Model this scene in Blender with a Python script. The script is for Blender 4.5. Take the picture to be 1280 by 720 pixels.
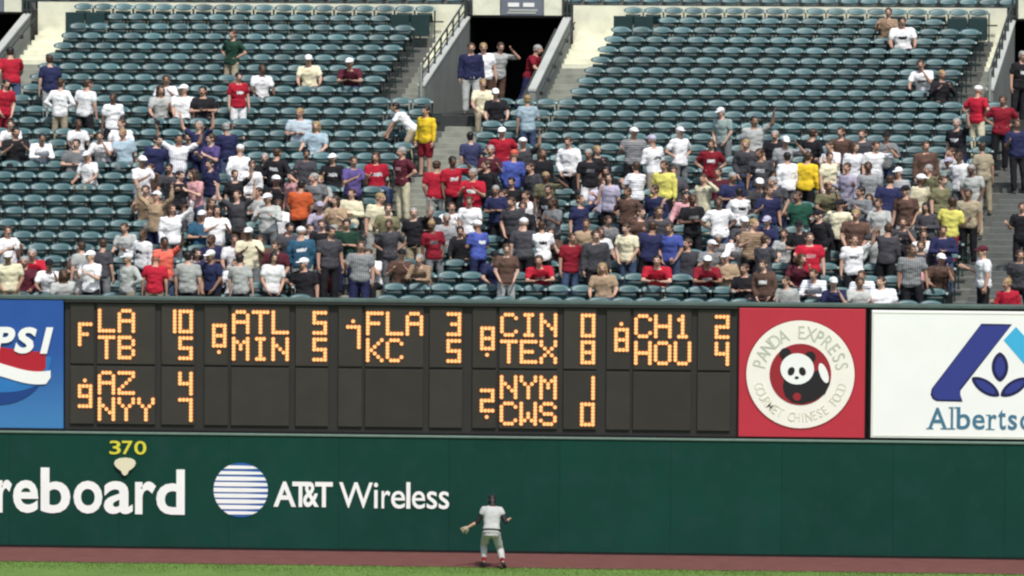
import bpy, bmesh, math, random
from mathutils import Vector, Matrix, noise, Quaternion
rnd = random.Random(11)
R = math.radians
scene = bpy.context.scene
for o in list(bpy.data.objects):
    bpy.data.objects.remove(o)
COL = scene.collection

# ------------------------------------------------------------------ camera
FOC = 6840.0                       # focal length in pixels of a 1280 wide picture
DIST, CAMH = 120.0, 13.05
YAW, PITCH, ROLL = R(3.4), R(3.43), R(0.36)
CAM = Vector((DIST*math.sin(YAW), -DIST*math.cos(YAW), CAMH))
fwd = Vector((-math.sin(YAW)*math.cos(PITCH), math.cos(YAW)*math.cos(PITCH), -math.sin(PITCH)))
rgt = fwd.cross(Vector((0, 0, 1))).normalized()
upv = rgt.cross(fwd).normalized()
q = Quaternion(fwd, -ROLL)
rgt, upv = q @ rgt, q @ upv
cam_d = bpy.data.cameras.new('camera')
cam_d.sensor_width = 36
cam_d.lens = FOC/1280*36
cam_d.clip_start, cam_d.clip_end = 1, 3000
cam = bpy.data.objects.new('camera', cam_d)
COL.objects.link(cam)
m3 = Matrix((rgt, upv, -fwd)).transposed()
cam.matrix_world = Matrix.Translation(CAM) @ m3.to_4x4()
scene.camera = cam
scene.render.resolution_x, scene.render.resolution_y = 1024, 576

# ------------------------------------------------------------------ light
SUN_EL, SUN_AZ = R(57), R(20)      # high, behind the camera and a little to its right
world = bpy.data.worlds.new('World')
scene.world = world
world.use_nodes = True
wn = world.node_tree.nodes
bg = wn['Background']
sky = wn.new('ShaderNodeTexSky')
sky.sky_type = 'NISHITA'
sky.sun_disc = False
sky.sun_elevation = SUN_EL
sky.sun_rotation = R(180) - SUN_AZ
sky.air_density, sky.dust_density = 1.0, 3.0
world.node_tree.links.new(sky.outputs[0], bg.inputs[0])
bg.inputs[1].default_value = 0.088
sun_d = bpy.data.lights.new('sun', 'SUN')
sun_d.energy = 2.5
sun_d.angle = R(5)
sun_d.color = (1.0, 0.96, 0.9)
sun = bpy.data.objects.new('sun', sun_d)
COL.objects.link(sun)
sdir = Vector((math.sin(SUN_AZ)*math.cos(SUN_EL), -math.cos(SUN_AZ)*math.cos(SUN_EL), math.sin(SUN_EL)))
sun.rotation_euler = sdir.to_track_quat('Z', 'Y').to_euler()
sun.location = sdir*60
vs = scene.view_settings
vs.view_transform = 'Standard'
vs.look = 'None'
vs.gamma = 1.0
vs.exposure = 0.54
vs.use_curve_mapping = False
scene.cycles.filter_width = 2.3

# ------------------------------------------------------------------ helpers
def at(px, py, Y):
    """point of the plane Y = const that the photograph shows at (px, py)"""
    d = fwd*FOC + rgt*(px-640) - upv*(py-360)
    return CAM + d*((Y-CAM.y)/d.y)
def ground(px, py):
    d = fwd*FOC + rgt*(px-640) - upv*(py-360)
    return CAM + d*(-CAM.z/d.z)
def proj(p):
    v = Vector(p)-CAM
    w = v.dot(fwd)
    return 640+FOC*v.dot(rgt)/w, 360-FOC*v.dot(upv)/w
WX = lambda px, py=460: at(px, py, 0).x          # on the wall plane
WZ = lambda py, px=640: at(px, py, 0).z

MATS = {}
def mat(name, col, rough=0.6, spec=0.4, var=0.0, scale=6.0, bump=0.0, bscale=40.0, emis=None, es=1.0, dirt=None, objvar=0.0, metal=0.0, island=0.0, stripe=None, grad=None):
    if name in MATS:
        return MATS[name]
    m = bpy.data.materials.new(name)
    m.use_nodes = True
    nt = m.node_tree
    b = nt.nodes['Principled BSDF']
    b.inputs['Roughness'].default_value = rough
    b.inputs['Specular IOR Level'].default_value = spec
    b.inputs['Metallic'].default_value = metal
    L = nt.links.new
    c4 = (*col, 1)
    b.inputs['Base Color'].default_value = c4
    out = None
    if var or dirt or objvar or island:
        tc = nt.nodes.new('ShaderNodeTexCoord')
        geo = nt.nodes.new('ShaderNodeNewGeometry')
        n = nt.nodes.new('ShaderNodeTexNoise')
        n.inputs['Scale'].default_value = scale
        n.inputs['Detail'].default_value = 5
        L(geo.outputs['Position'], n.inputs['Vector'])
        mp = nt.nodes.new('ShaderNodeMapRange')
        mp.inputs[1].default_value, mp.inputs[2].default_value = 0.25, 0.75
        mp.inputs[3].default_value, mp.inputs[4].default_value = 1-var, 1+var
        L(n.outputs[0], mp.inputs[0])
        val = mp.outputs[0]
        if objvar:
            oi = nt.nodes.new('ShaderNodeObjectInfo')
            mo = nt.nodes.new('ShaderNodeMapRange')
            mo.inputs[3].default_value, mo.inputs[4].default_value = 1-objvar, 1+objvar
            L(oi.outputs['Random'], mo.inputs[0])
            mm = nt.nodes.new('ShaderNodeMath'); mm.operation = 'MULTIPLY'
            L(val, mm.inputs[0]); L(mo.outputs[0], mm.inputs[1])
            val = mm.outputs[0]
        if island:
            mo = nt.nodes.new('ShaderNodeMapRange')
            mo.inputs[3].default_value, mo.inputs[4].default_value = 1-island, 1+island
            L(geo.outputs['Random Per Island'], mo.inputs[0])
            mm = nt.nodes.new('ShaderNodeMath'); mm.operation = 'MULTIPLY'
            L(val, mm.inputs[0]); L(mo.outputs[0], mm.inputs[1])
            val = mm.outputs[0]
        vm = nt.nodes.new('ShaderNodeVectorMath'); vm.operation = 'SCALE'
        vm.inputs[0].default_value = col
        L(val, vm.inputs['Scale'])
        out = vm.outputs[0]
        if dirt:
            n2 = nt.nodes.new('ShaderNodeTexNoise')
            n2.inputs['Scale'].default_value = dirt[1]
            n2.inputs['Detail'].default_value = 8
            n2.inputs['Roughness'].default_value = 0.65
            L(geo.outputs['Position'], n2.inputs['Vector'])
            r2 = nt.nodes.new('ShaderNodeMapRange')
            r2.inputs[1].default_value, r2.inputs[2].default_value = 0.48, 0.72
            r2.inputs[4].default_value = dirt[2]
            L(n2.outputs[0], r2.inputs[0])
            mx = nt.nodes.new('ShaderNodeMix'); mx.data_type = 'RGBA'
            L(r2.outputs[0], mx.inputs[0]); L(out, mx.inputs[6])
            mx.inputs[7].default_value = (*dirt[0], 1)
            out = mx.outputs[2]
        if stripe:
            wv = nt.nodes.new('ShaderNodeTexWave'); wv.bands_direction = stripe[1]
            wv.inputs['Scale'].default_value = stripe[2]; wv.inputs['Distortion'].default_value = 1.0
            L(tc.outputs['Object'], wv.inputs['Vector'])
            rs = nt.nodes.new('ShaderNodeMapRange'); rs.inputs[1].default_value, rs.inputs[2].default_value = .45, .6
            L(wv.outputs[1], rs.inputs[0])
            mx = nt.nodes.new('ShaderNodeMix'); mx.data_type = 'RGBA'
            L(rs.outputs[0], mx.inputs[0]); L(out, mx.inputs[6]); mx.inputs[7].default_value = (*stripe[0], 1)
            out = mx.outputs[2]
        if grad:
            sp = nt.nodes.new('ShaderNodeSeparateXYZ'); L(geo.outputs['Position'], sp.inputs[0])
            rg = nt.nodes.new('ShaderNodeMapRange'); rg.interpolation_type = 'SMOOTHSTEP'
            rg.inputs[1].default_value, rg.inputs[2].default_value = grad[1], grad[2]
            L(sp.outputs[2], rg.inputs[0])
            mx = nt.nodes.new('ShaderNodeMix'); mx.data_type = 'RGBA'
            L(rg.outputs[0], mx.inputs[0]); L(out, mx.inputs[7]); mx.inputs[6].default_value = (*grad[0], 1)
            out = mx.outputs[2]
        L(out, b.inputs['Base Color'])
    if bump:
        geo2 = nt.nodes.new('ShaderNodeNewGeometry')
        n3 = nt.nodes.new('ShaderNodeTexNoise')
        n3.inputs['Scale'].default_value = bscale
        n3.inputs['Detail'].default_value = 4
        L(geo2.outputs['Position'], n3.inputs['Vector'])
        bp = nt.nodes.new('ShaderNodeBump')
        bp.inputs['Strength'].default_value = bump
        bp.inputs['Distance'].default_value = 0.03
        L(n3.outputs[0], bp.inputs['Height'])
        L(bp.outputs[0], b.inputs['Normal'])
    if emis:
        b.inputs['Emission Color'].default_value = (*emis, 1)
        b.inputs['Emission Strength'].default_value = es
    MATS[name] = m
    return m

def link(o, parent=None):
    COL.objects.link(o)
    if parent is not None:
        o.parent = parent
    return o
def tag(o, label=None, cat=None, group=None, kind=None):
    if label: o['label'] = label
    if cat: o['category'] = cat
    if group: o['group'] = group
    if kind: o['kind'] = kind
    return o
def empty(name, loc=(0, 0, 0), rz=0):
    o = bpy.data.objects.new(name, None)
    o.location = loc
    o.rotation_euler.z = rz
    o.empty_display_size = 0.2
    return link(o)
class MB:
    """collects shapes for one mesh"""
    def __init__(s):
        s.v, s.f = [], []
    def add(s, vs_, fs):
        n = len(s.v)
        s.v += [Vector(a) for a in vs_]
        s.f += [[i+n for i in f] for f in fs]
        return s
    def box(s, a, b, bev=0.0):
        x0, y0, z0 = a; x1, y1, z1 = b
        if bev <= 0:
            return s.add([(x0,y0,z0),(x1,y0,z0),(x1,y1,z0),(x0,y1,z0),(x0,y0,z1),(x1,y0,z1),(x1,y1,z1),(x0,y1,z1)],
                         [[3,2,1,0],[4,5,6,7],[0,1,5,4],[1,2,6,5],[2,3,7,6],[3,0,4,7]])
        # front (-Y) edges chamfered
        c = bev
        vv = [(x0,y1,z0),(x1,y1,z0),(x1,y1,z1),(x0,y1,z1),(x0,y0+c,z0),(x1,y0+c,z0),(x1,y0+c,z1),(x0,y0+c,z1),
              (x0+c,y0,z0+c),(x1-c,y0,z0+c),(x1-c,y0,z1-c),(x0+c,y0,z1-c)]
        return s.add(vv, [[0,3,2,1],[0,1,5,4],[1,2,6,5],[2,3,7,6],[3,0,4,7],[4,5,9,8],[5,6,10,9],[6,7,11,10],[7,4,8,11],[8,9,10,11]])
    def prism(s, poly, y0, y1):
        """polygon in XZ (counter-clockwise seen from -Y), front y0"""
        n = len(poly)
        vv = [(x, y0, z) for x, z in poly]+[(x, y1, z) for x, z in poly]
        ff = [list(range(n)), list(range(2*n-1, n-1, -1))]
        for i in range(n):
            j = (i+1) % n
            ff.append([j, i, i+n, j+n])
        return s.add(vv, ff)
    def solid(s, bottom, top):
        """bottom and top quads/polys with equal counts, ccw from above"""
        n = len(bottom)
        ff = [list(range(n-1, -1, -1)), list(range(n, 2*n))]
        for i in range(n):
            j = (i+1) % n
            ff.append([i, j, j+n, i+n])
        return s.add(list(bottom)+list(top), ff)
    def tube(s, a, b, ra, rb=None, seg=8):
        rb = ra if rb is None else rb
        a, b = Vector(a), Vector(b)
        d = (b-a).normalized()
        u = d.orthogonal().normalized(); w = d.cross(u)
        vv = []
        for c, r in ((a, ra), (b, rb)):
            for k in range(seg):
                t = 2*math.pi*k/seg
                vv.append(c+u*(r*math.cos(t))+w*(r*math.sin(t)))
        ff = [list(range(seg-1, -1, -1)), list(range(seg, 2*seg))]
        for k in range(seg):
            j = (k+1) % seg
            ff.append([k, j, j+seg, k+seg])
        return s.add(vv, ff)
    def capsule(s, a, b, ra, rb, seg=10, rings=3):
        a, b = Vector(a), Vector(b)
        d = (b-a)
        d = d.normalized() if d.length > 1e-6 else Vector((0, 0, 1))
        u = d.orthogonal().normalized(); w = d.cross(u)
        prof = []
        for i in range(rings):
            t = math.pi/2*(1-i/rings)
            prof.append((a-d*(ra*math.sin(t)), ra*math.cos(t)))
        prof.append((a, ra)); prof.append((b, rb))
        for i in range(1, rings+1):
            t = math.pi/2*i/rings
            prof.append((b+d*(rb*math.sin(t)), rb*math.cos(t)))
        vv = [prof[0][0]]
        for c, r in prof[1:-1]:
            for k in range(seg):
                t = 2*math.pi*k/seg
                vv.append(c+u*(r*math.cos(t))+w*(r*math.sin(t)))
        vv.append(prof[-1][0])
        ff = []
        m = len(prof)-2
        for k in range(seg):
            ff.append([0, 1+(k+1) % seg, 1+k])
            ff.append([len(vv)-1, 1+(m-1)*seg+k, 1+(m-1)*seg+(k+1) % seg])
        for i in range(m-1):
            for k in range(seg):
                j = (k+1) % seg
                p = 1+i*seg
                ff.append([p+k, p+j, p+seg+j, p+seg+k])
        return s.add(vv, ff)
    def ell(s, c, rad, mtx=None, seg=12, rings=8):
        vv = [Vector((0, 0, -1))]
        for i in range(1, rings):
            t = -math.pi/2+math.pi*i/rings
            for k in range(seg):
                a = 2*math.pi*k/seg
                vv.append(Vector((math.cos(t)*math.cos(a), math.cos(t)*math.sin(a), math.sin(t))))
        vv.append(Vector((0, 0, 1)))
        vv = [Vector((p.x*rad[0], p.y*rad[1], p.z*rad[2]))+Vector(c) for p in vv]
        if mtx is not None:
            vv = [mtx @ p for p in vv]
        ff = []
        for k in range(seg):
            ff.append([0, 1+(k+1) % seg, 1+k])
            ff.append([len(vv)-1, 1+(rings-2)*seg+k, 1+(rings-2)*seg+(k+1) % seg])
        for i in range(rings-2):
            for k in range(seg):
                j = (k+1) % seg
                p = 1+i*seg
                ff.append([p+k, p+j, p+seg+j, p+seg+k])
        return s.add(vv, ff)
    def loft(s, rings, seg=16):
        """rings: (centre, half-width vector, half-depth vector)"""
        vv, ff = [], []
        for c, u, w in rings:
            for k in range(seg):
                t = 2*math.pi*k/seg
                ct, st = math.cos(t), math.sin(t)
                ct = math.copysign(abs(ct)**0.8, ct); st = math.copysign(abs(st)**0.8, st)
                vv.append(Vector(c)+Vector(u)*ct+Vector(w)*st)
        n = len(rings)
        for i in range(n-1):
            for k in range(seg):
                j = (k+1) % seg
                ff.append([i*seg+k, i*seg+j, (i+1)*seg+j, (i+1)*seg+k])
        ff.append(list(range(seg-1, -1, -1)))
        ff.append(list(range((n-1)*seg, n*seg)))
        return s.add(vv, ff)
    def mesh(s, name, smooth=False):
        me = bpy.data.meshes.new(name)
        me.from_pydata([tuple(v) for v in s.v], [], s.f)
        me.validate()
        me.update()
        if smooth:
            me.shade_smooth()
        return me
    def build(s, name, m, parent=None, smooth=False, label=None):
        me = s.mesh(name, smooth)
        me.materials.append(m)
        o = bpy.data.objects.new(name, me)
        link(o, parent)
        if label: o['label'] = label
        return o

# ------------------------------------------------------------------ materials
M_GRASS = mat('grass_turf', (0.112, 0.200, 0.044), 0.9, 0.2, var=0.16, scale=0.8, bump=0.3, bscale=30, dirt=((0.16, 0.21, 0.065), 3.0, 0.5))
M_TRACK = mat('warning_track_clay', (0.145, 0.058, 0.052), 0.95, 0.2, var=0.16, scale=2.2, bump=0.4, bscale=50, dirt=((0.12, 0.06, 0.055), 4.0, 0.5))
M_WALL = mat('wall_green_paint', (0.0045, 0.045, 0.032), 0.7, 0.15, var=0.13, scale=0.55, bump=0.04, bscale=6, dirt=((0.013, 0.052, 0.047), 1.6, 0.6), objvar=0.06)
M_WALLCAP = mat('wall_cap_grey_green', (0.13, 0.20, 0.17), 0.5, 0.5, var=0.12, scale=4)
M_BLACK = mat('black_trim', (0.006, 0.006, 0.007), 0.6, 0.3)
M_BOARD = mat('board_housing_grey', (0.024, 0.022, 0.022), 0.6, 0.4, var=0.12, scale=1.5)
M_MODULE = mat('board_module_grey', (0.036, 0.031, 0.027), 0.5, 0.4, var=0.12, scale=2.5, objvar=0.14)
M_LAMP = mat('lamp_amber', (0.4, 0.22, 0.08), 0.4, 0.4, emis=(1.0, 0.50, 0.20), es=0.74)
M_LAMPRIM = mat('lamp_amber_rim', (0.25, 0.08, 0.02), 0.4, 0.4, emis=(1.0, 0.26, 0.045), es=0.38)
M_WHITE = mat('white_paint', (0.85, 0.86, 0.85), 0.55, 0.4, var=0.04, scale=2)
M_SIGNW = mat('sign_white_face', (0.86, 0.87, 0.87), 0.4, 0.4, var=0.03, scale=1.0)
M_SIGNRED = mat('sign_red_face', (0.46, 0.028, 0.05), 0.5, 0.4, var=0.05, scale=1.2)
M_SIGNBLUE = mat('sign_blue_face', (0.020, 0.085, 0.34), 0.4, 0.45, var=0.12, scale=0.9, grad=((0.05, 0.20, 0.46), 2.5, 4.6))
M_GLOBEBLUE = mat('globe_blue', (0.025, 0.17, 0.47), 0.4, 0.45, var=0.12, scale=1.5)
M_GLOBEDARK = mat('globe_dark_blue', (0.012, 0.05, 0.22), 0.4, 0.4)
M_LOGORED = mat('logo_red', (0.42, 0.012, 0.03), 0.5)
M_CREAM = mat('emblem_cream', (0.85, 0.82, 0.76), 0.5, var=0.03, scale=3)
M_EMTXT = mat('emblem_lettering_grey_green', (0.50, 0.53, 0.45), 0.6)
M_EMTXT2 = mat('emblem_lettering_faint', (0.68, 0.67, 0.57), 0.6)
M_EMDISC = mat('emblem_disc_red', (0.30, 0.018, 0.03), 0.5)
M_INK = mat('black_ink', (0.012, 0.010, 0.014), 0.6)
M_PURPLEBLUE = mat('logo_violet_blue', (0.030, 0.042, 0.24), 0.5)
M_NAVY = mat('logo_navy', (0.010, 0.010, 0.07), 0.5)
M_SKYBLUE = mat('logo_sky_blue', (0.05, 0.42, 0.72), 0.5)
M_SLATE = mat('lettering_slate_blue', (0.055, 0.17, 0.27), 0.55)
M_YELLOW = mat('distance_yellow', (0.66, 0.60, 0.05), 0.55)
M_BULB = mat('marker_cream', (0.72, 0.68, 0.50), 0.5)
M_TELBLUE = mat('globe_stripe_blue', (0.02, 0.10, 0.34), 0.5)
M_CONC = mat('stand_concrete', (0.14, 0.145, 0.135), 0.85, 0.3, var=0.16, scale=1.3, bump=0.15, bscale=20, dirt=((0.10, 0.105, 0.10), 1.7, 0.7))
M_STEPD = mat('aisle_concrete_worn', (0.125, 0.135, 0.13), 0.85, 0.3, var=0.16, scale=1.6, bump=0.15, bscale=20, dirt=((0.08, 0.085, 0.085), 2.2, 0.6))
M_STEP = mat('aisle_concrete', (0.28, 0.295, 0.255), 0.85, 0.3, var=0.16, scale=1.6, bump=0.15, bscale=20, dirt=((0.13, 0.135, 0.125), 2.2, 0.6))
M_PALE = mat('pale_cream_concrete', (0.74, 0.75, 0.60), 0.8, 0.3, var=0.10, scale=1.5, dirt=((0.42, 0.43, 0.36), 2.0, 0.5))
M_PARAPET = mat('parapet_concrete', (0.20, 0.215, 0.20), 0.8, 0.3, var=0.10, scale=1.1, dirt=((0.13, 0.14, 0.135), 1.5, 0.6))
M_PARCAP = mat('parapet_cap', (0.42, 0.44, 0.41), 0.75, 0.3, var=0.10, scale=2)
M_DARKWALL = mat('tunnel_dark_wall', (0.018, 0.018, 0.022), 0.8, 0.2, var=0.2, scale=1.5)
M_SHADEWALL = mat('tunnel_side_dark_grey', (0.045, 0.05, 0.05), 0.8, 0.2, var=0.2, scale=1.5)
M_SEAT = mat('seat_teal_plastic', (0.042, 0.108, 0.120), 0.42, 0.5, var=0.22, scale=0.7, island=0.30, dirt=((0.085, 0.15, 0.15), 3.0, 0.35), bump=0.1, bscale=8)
M_SEATPAN = mat('seat_pan_shaded_teal', (0.007, 0.026, 0.028), 0.5, 0.35, var=0.16, scale=1.2)  # darker than the backrests: shade in the row gaps put into the colour
M_ARM = mat('armrest_glint_grey', (0.36, 0.46, 0.45), 0.30, 0.6, var=0.15, scale=3, island=0.35)  # sky glints on the arm ends put into the pale tone
M_STAND = mat('seat_iron_dark_green', (0.010, 0.028, 0.028), 0.5, 0.4)
M_PANEL = mat('end_screen_dark_green', (0.010, 0.034, 0.036), 0.55, 0.4, var=0.15, scale=2)
M_RAIL = mat('rail_dark_metal', (0.035, 0.04, 0.038), 0.45, 0.5)
M_RAILPALE = mat('rail_galvanised', (0.34, 0.36, 0.33), 0.4, 0.5, metal=0.3)
M_LEDGE = mat('ledge_grey_green', (0.075, 0.115, 0.105), 0.6, 0.4, var=0.22, scale=2.2)
M_SIGNGREY = mat('gate_sign_slate', (0.15, 0.17, 0.21), 0.5, var=0.08, scale=5)
M_EYE = mat('eye_dark', (0.012, 0.009, 0.008), 0.4)
M_SHOE = mat('shoe_dark', (0.05, 0.05, 0.055), 0.6)

# ------------------------------------------------------------------ setting: ground
TRACK_Y = ground(640, 709.5).y
def sheet(name, x0, x1, y0, y1, z, m, n=1):
    mb = MB().add([(x0,y0,z),(x1,y0,z),(x1,y1,z),(x0,y1,z)], [[0,1,2,3]])
    return tag(mb.build(name, m), kind='structure')
sheet('ground', -700, 700, -260, 900, -0.012, M_GRASS)
# the turf edge of the warning track wanders a little
mb = MB()
nx = 160
tv = []
for i in range(nx+1):
    x = -30+60*i/nx
    w = noise.noise(Vector((x*1.3, 3.1, 0)))*0.10+noise.noise(Vector((x*6, 9.1, 0)))*0.05
    tv += [(x, TRACK_Y+w, 0.0), (x, 0.6, 0.0)]
mb.add(tv, [[2*i, 2*i+2, 2*i+3, 2*i+1] for i in range(nx)])
tag(mb.build('warning_track', M_TRACK), kind='structure')

# short turf blades along the edge of the track and across the visible strip
mb = MB()
gr = random.Random(3)
for i in range(16000):
    x = gr.uniform(-12.5, 13.5); y = TRACK_Y+0.10-abs(gr.gauss(0, 0.9))
    h = gr.uniform(0.004, 0.022); a = gr.uniform(0, 6.28); w = 0.010
    dx, dy = math.cos(a)*w, math.sin(a)*w
    lx, ly = gr.uniform(-.025, .025), gr.uniform(-.025, .025)
    mb.add([(x-dx, y-dy, -0.012), (x+dx, y+dy, -0.012), (x+lx, y+ly, h)], [[0, 1, 2]])
tag(mb.build('turf', M_GRASS), 'short green turf along the edge of the warning track', 'grass', kind='stuff')

# ------------------------------------------------------------------ outfield wall
WALL_TOP = WZ(548.5)
BOARD_BOT, BOARD_TOP = WZ(545.5), WZ(380.5)
wall = tag(empty('outfield_wall', (0, 0, 0)), 'green padded outfield wall with white lettering below the scoreboard', 'wall')
PW = 2.44
x = -16.0
while x < 17:
    MB().box((x+0.0015, 0, 0.05), (x+PW-0.0015, 0.16, WALL_TOP), 0.002).build('wall_panel', M_WALL, wall)
    x += PW
MB().box((-16, 0.17, 0), (17.5, 0.42, WALL_TOP-0.01)).build('backing_wall', M_BOARD, wall)
MB().box((-16, -0.012, 0.0), (17.5, 0.15, 0.047)).build('base_strip', M_BLACK, wall)
MB().box((-16, -0.03, WALL_TOP+0.002), (17.5, 0.20, WALL_TOP+0.055), 0.012).build('top_cap', M_WALLCAP, wall)

def glyph_mesh(ch, bold=0.0, shear=0.0, ext=0.012):
    """one character of the built-in face as (mesh, bounds)"""
    cu = bpy.data.curves.new('glyph', 'FONT')
    cu.body = ch
    cu.offset = bold
    cu.shear = shear
    cu.resolution_u = 4
    cu.extrude = 0.0
    o = bpy.data.objects.new('glyph', cu)
    COL.objects.link(o)
    dg = bpy.context.evaluated_depsgraph_get()
    me = bpy.data.meshes.new_from_object(o.evaluated_get(dg))
    me.shade_flat()
    bpy.data.objects.remove(o)
    bpy.data.curves.remove(cu)
    return me
def letter(ch, px0, px1, py0, py1, m, parent, y=-0.012, bold=0.0, shear=0.0, name='letter', zpx=None, extra=None, thick=0.008, label=True):
    """a letter whose box spans the given photograph pixels on the wall plane"""
    me = glyph_mesh(ch, bold, shear)
    xs = [v.co.x for v in me.vertices]; ys = [v.co.y for v in me.vertices]
    a0, a1, b0, b1 = min(xs), max(xs), min(ys), max(ys)
    zp = 640 if zpx is None else zpx
    X0, X1 = WX(px0, (py0+py1)/2), WX(px1, (py0+py1)/2)
    Z0, Z1 = WZ(py1, zp), WZ(py0, zp)
    bm = bmesh.new(); bm.from_mesh(me)
    for v in bm.verts:
        v.co = Vector((X0+(v.co.x-a0)/(a1-a0)*(X1-X0), 0, Z0+(v.co.y-b0)/(b1-b0)*(Z1-Z0)))
    if extra:
        for poly in extra:
            vv = [bm.verts.new((X0+u*(X1-X0), -0.0012, Z0+w*(Z1-Z0))) for u, w in poly]
            bm.faces.new(vv)
    bmesh.ops.recalc_face_normals(bm, faces=bm.faces)
    if sum(f.normal.y*f.calc_area() for f in bm.faces) > 0:
        bmesh.ops.reverse_faces(bm, faces=bm.faces)
    r_ = bmesh.ops.extrude_face_region(bm, geom=list(bm.faces))
    for g in r_['geom']:
        if isinstance(g, bmesh.types.BMVert):
            g.co.y -= thick
    bm.to_mesh(me); bm.free()
    me.materials.clear(); me.materials.append(m)
    me.name = name
    o = bpy.data.objects.new(name, me)
    o.location = ((X0+X1)/2, y, Z0)
    for v in me.vertices:
        v.co.x -= (X0+X1)/2; v.co.z -= Z0
    link(o, parent)
    if label: o['label'] = 'letter %s of the sign lettering' % ch
    return o
ZP = 200
# "Scoreboard", the first letters lie outside the picture
for ch, a, b, t in (('S', -98, -70, 588), ('c', -67, -38, 602), ('o', -36, -5, 602), ('r', -3, 15, 602), ('e', 16.5, 48, 602), ('b', 51, 88, 586), ('o', 92, 128, 602), ('a', 130, 166, 602), ('r', 169, 195, 602), ('d', 195.5, 231, 586.5)):
    letter(ch, a, b, t, 643, M_WHITE, wall, bold=0.022, zpx=ZP)
ZP = 450
for ch, a, b in (('A', 342, 370), ('T', 365.5, 386), ('&', 379, 398.5), ('T', 394, 416)):
    letter(ch, a, b, 603, 634.5, M_WHITE, wall, y=-0.012-0.002*(ch == '&')-0.004*(a == 394)-0.003*(a == 365.5), bold=0.02, zpx=ZP)
for ch, a, b, t in (('W', 424, 466, 603), ('i', 467.5, 472.5, 603), ('r', 477, 488, 613), ('e', 489, 506.5, 613), ('l', 508, 513, 602), ('e', 515, 531.5, 613), ('s', 533.5, 546.5, 613), ('s', 548.5, 561.5, 613)):
    letter(ch, a, b, t, 635, M_WHITE, wall, bold=0.006, zpx=ZP)
# striped globe
gx, gz, gr_ = WX(301, 613), WZ(612.5, 301), 34.5/57
def disc(cx, cz, r, n=48, a0=0, a1=2*math.pi, r2=None):
    r2 = r if r2 is None else r2
    return [(cx+r*math.cos(a0+(a1-a0)*k/n), cz+r2*math.sin(a0+(a1-a0)*k/n)) for k in range(n)]
MB().prism(disc(gx, gz, gr_), -0.012, 0.0).build('globe_disc', M_TELBLUE, wall, label='round blue disc of the striped globe')
nst = 9
for i in range(nst):
    zc = gz+gr_*(0.94-1.88*(i+0.5)/nst)
    hh = gr_*(0.075 if i not in (0, 1, nst-1) else 0.06)
    half = lambda z: math.sqrt(max(0.0, (gr_*1.0)**2-(z-gz)**2))
    up, lo = [], []
    for k in range(13):
        t = -1+2*k/12
        up.append((gx+half(zc+hh)*t*0.995, zc+hh*(1.0 if t < 0.2 else 1-0.35*(t-0.2))))
        lo.append((gx+half(zc-hh)*t*0.995, zc-hh*(1.0 if t < 0.2 else 1-0.35*(t-0.2))))
    MB().prism(lo+up[::-1], -0.018, -0.0125).build('globe_stripe', M_WHITE, wall)
# distance marker
for ch, a, b in (('3', 137, 151), ('7', 152.5, 166), ('0', 168, 183)):
    letter(ch, a, b, 551, 568, M_YELLOW, wall, bold=0.01, zpx=160, name='distance_digit')
cx, cz = WX(156.5, 580), WZ(580, 156)
pts = [(a*.85, b*.85) for a, b in [(-16, 1), (-14.5, 5.5), (-9, 8.5), (0, 9.5), (9, 8.5), (14.5, 5.5), (16, 1), (14, -3.5), (9.5, -7.5), (6, -9.5), (3.5, -15), (0, -17), (-3.5, -15), (-6, -9.5), (-9.5, -7.5), (-14, -3.5)]]
MB().prism([(cx-a/57, cz+b/57) for a, b in pts], -0.06, 0.0).build('distance_emblem', M_BULB, wall, label='cream bulb-shaped emblem under the yellow distance number')

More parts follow.
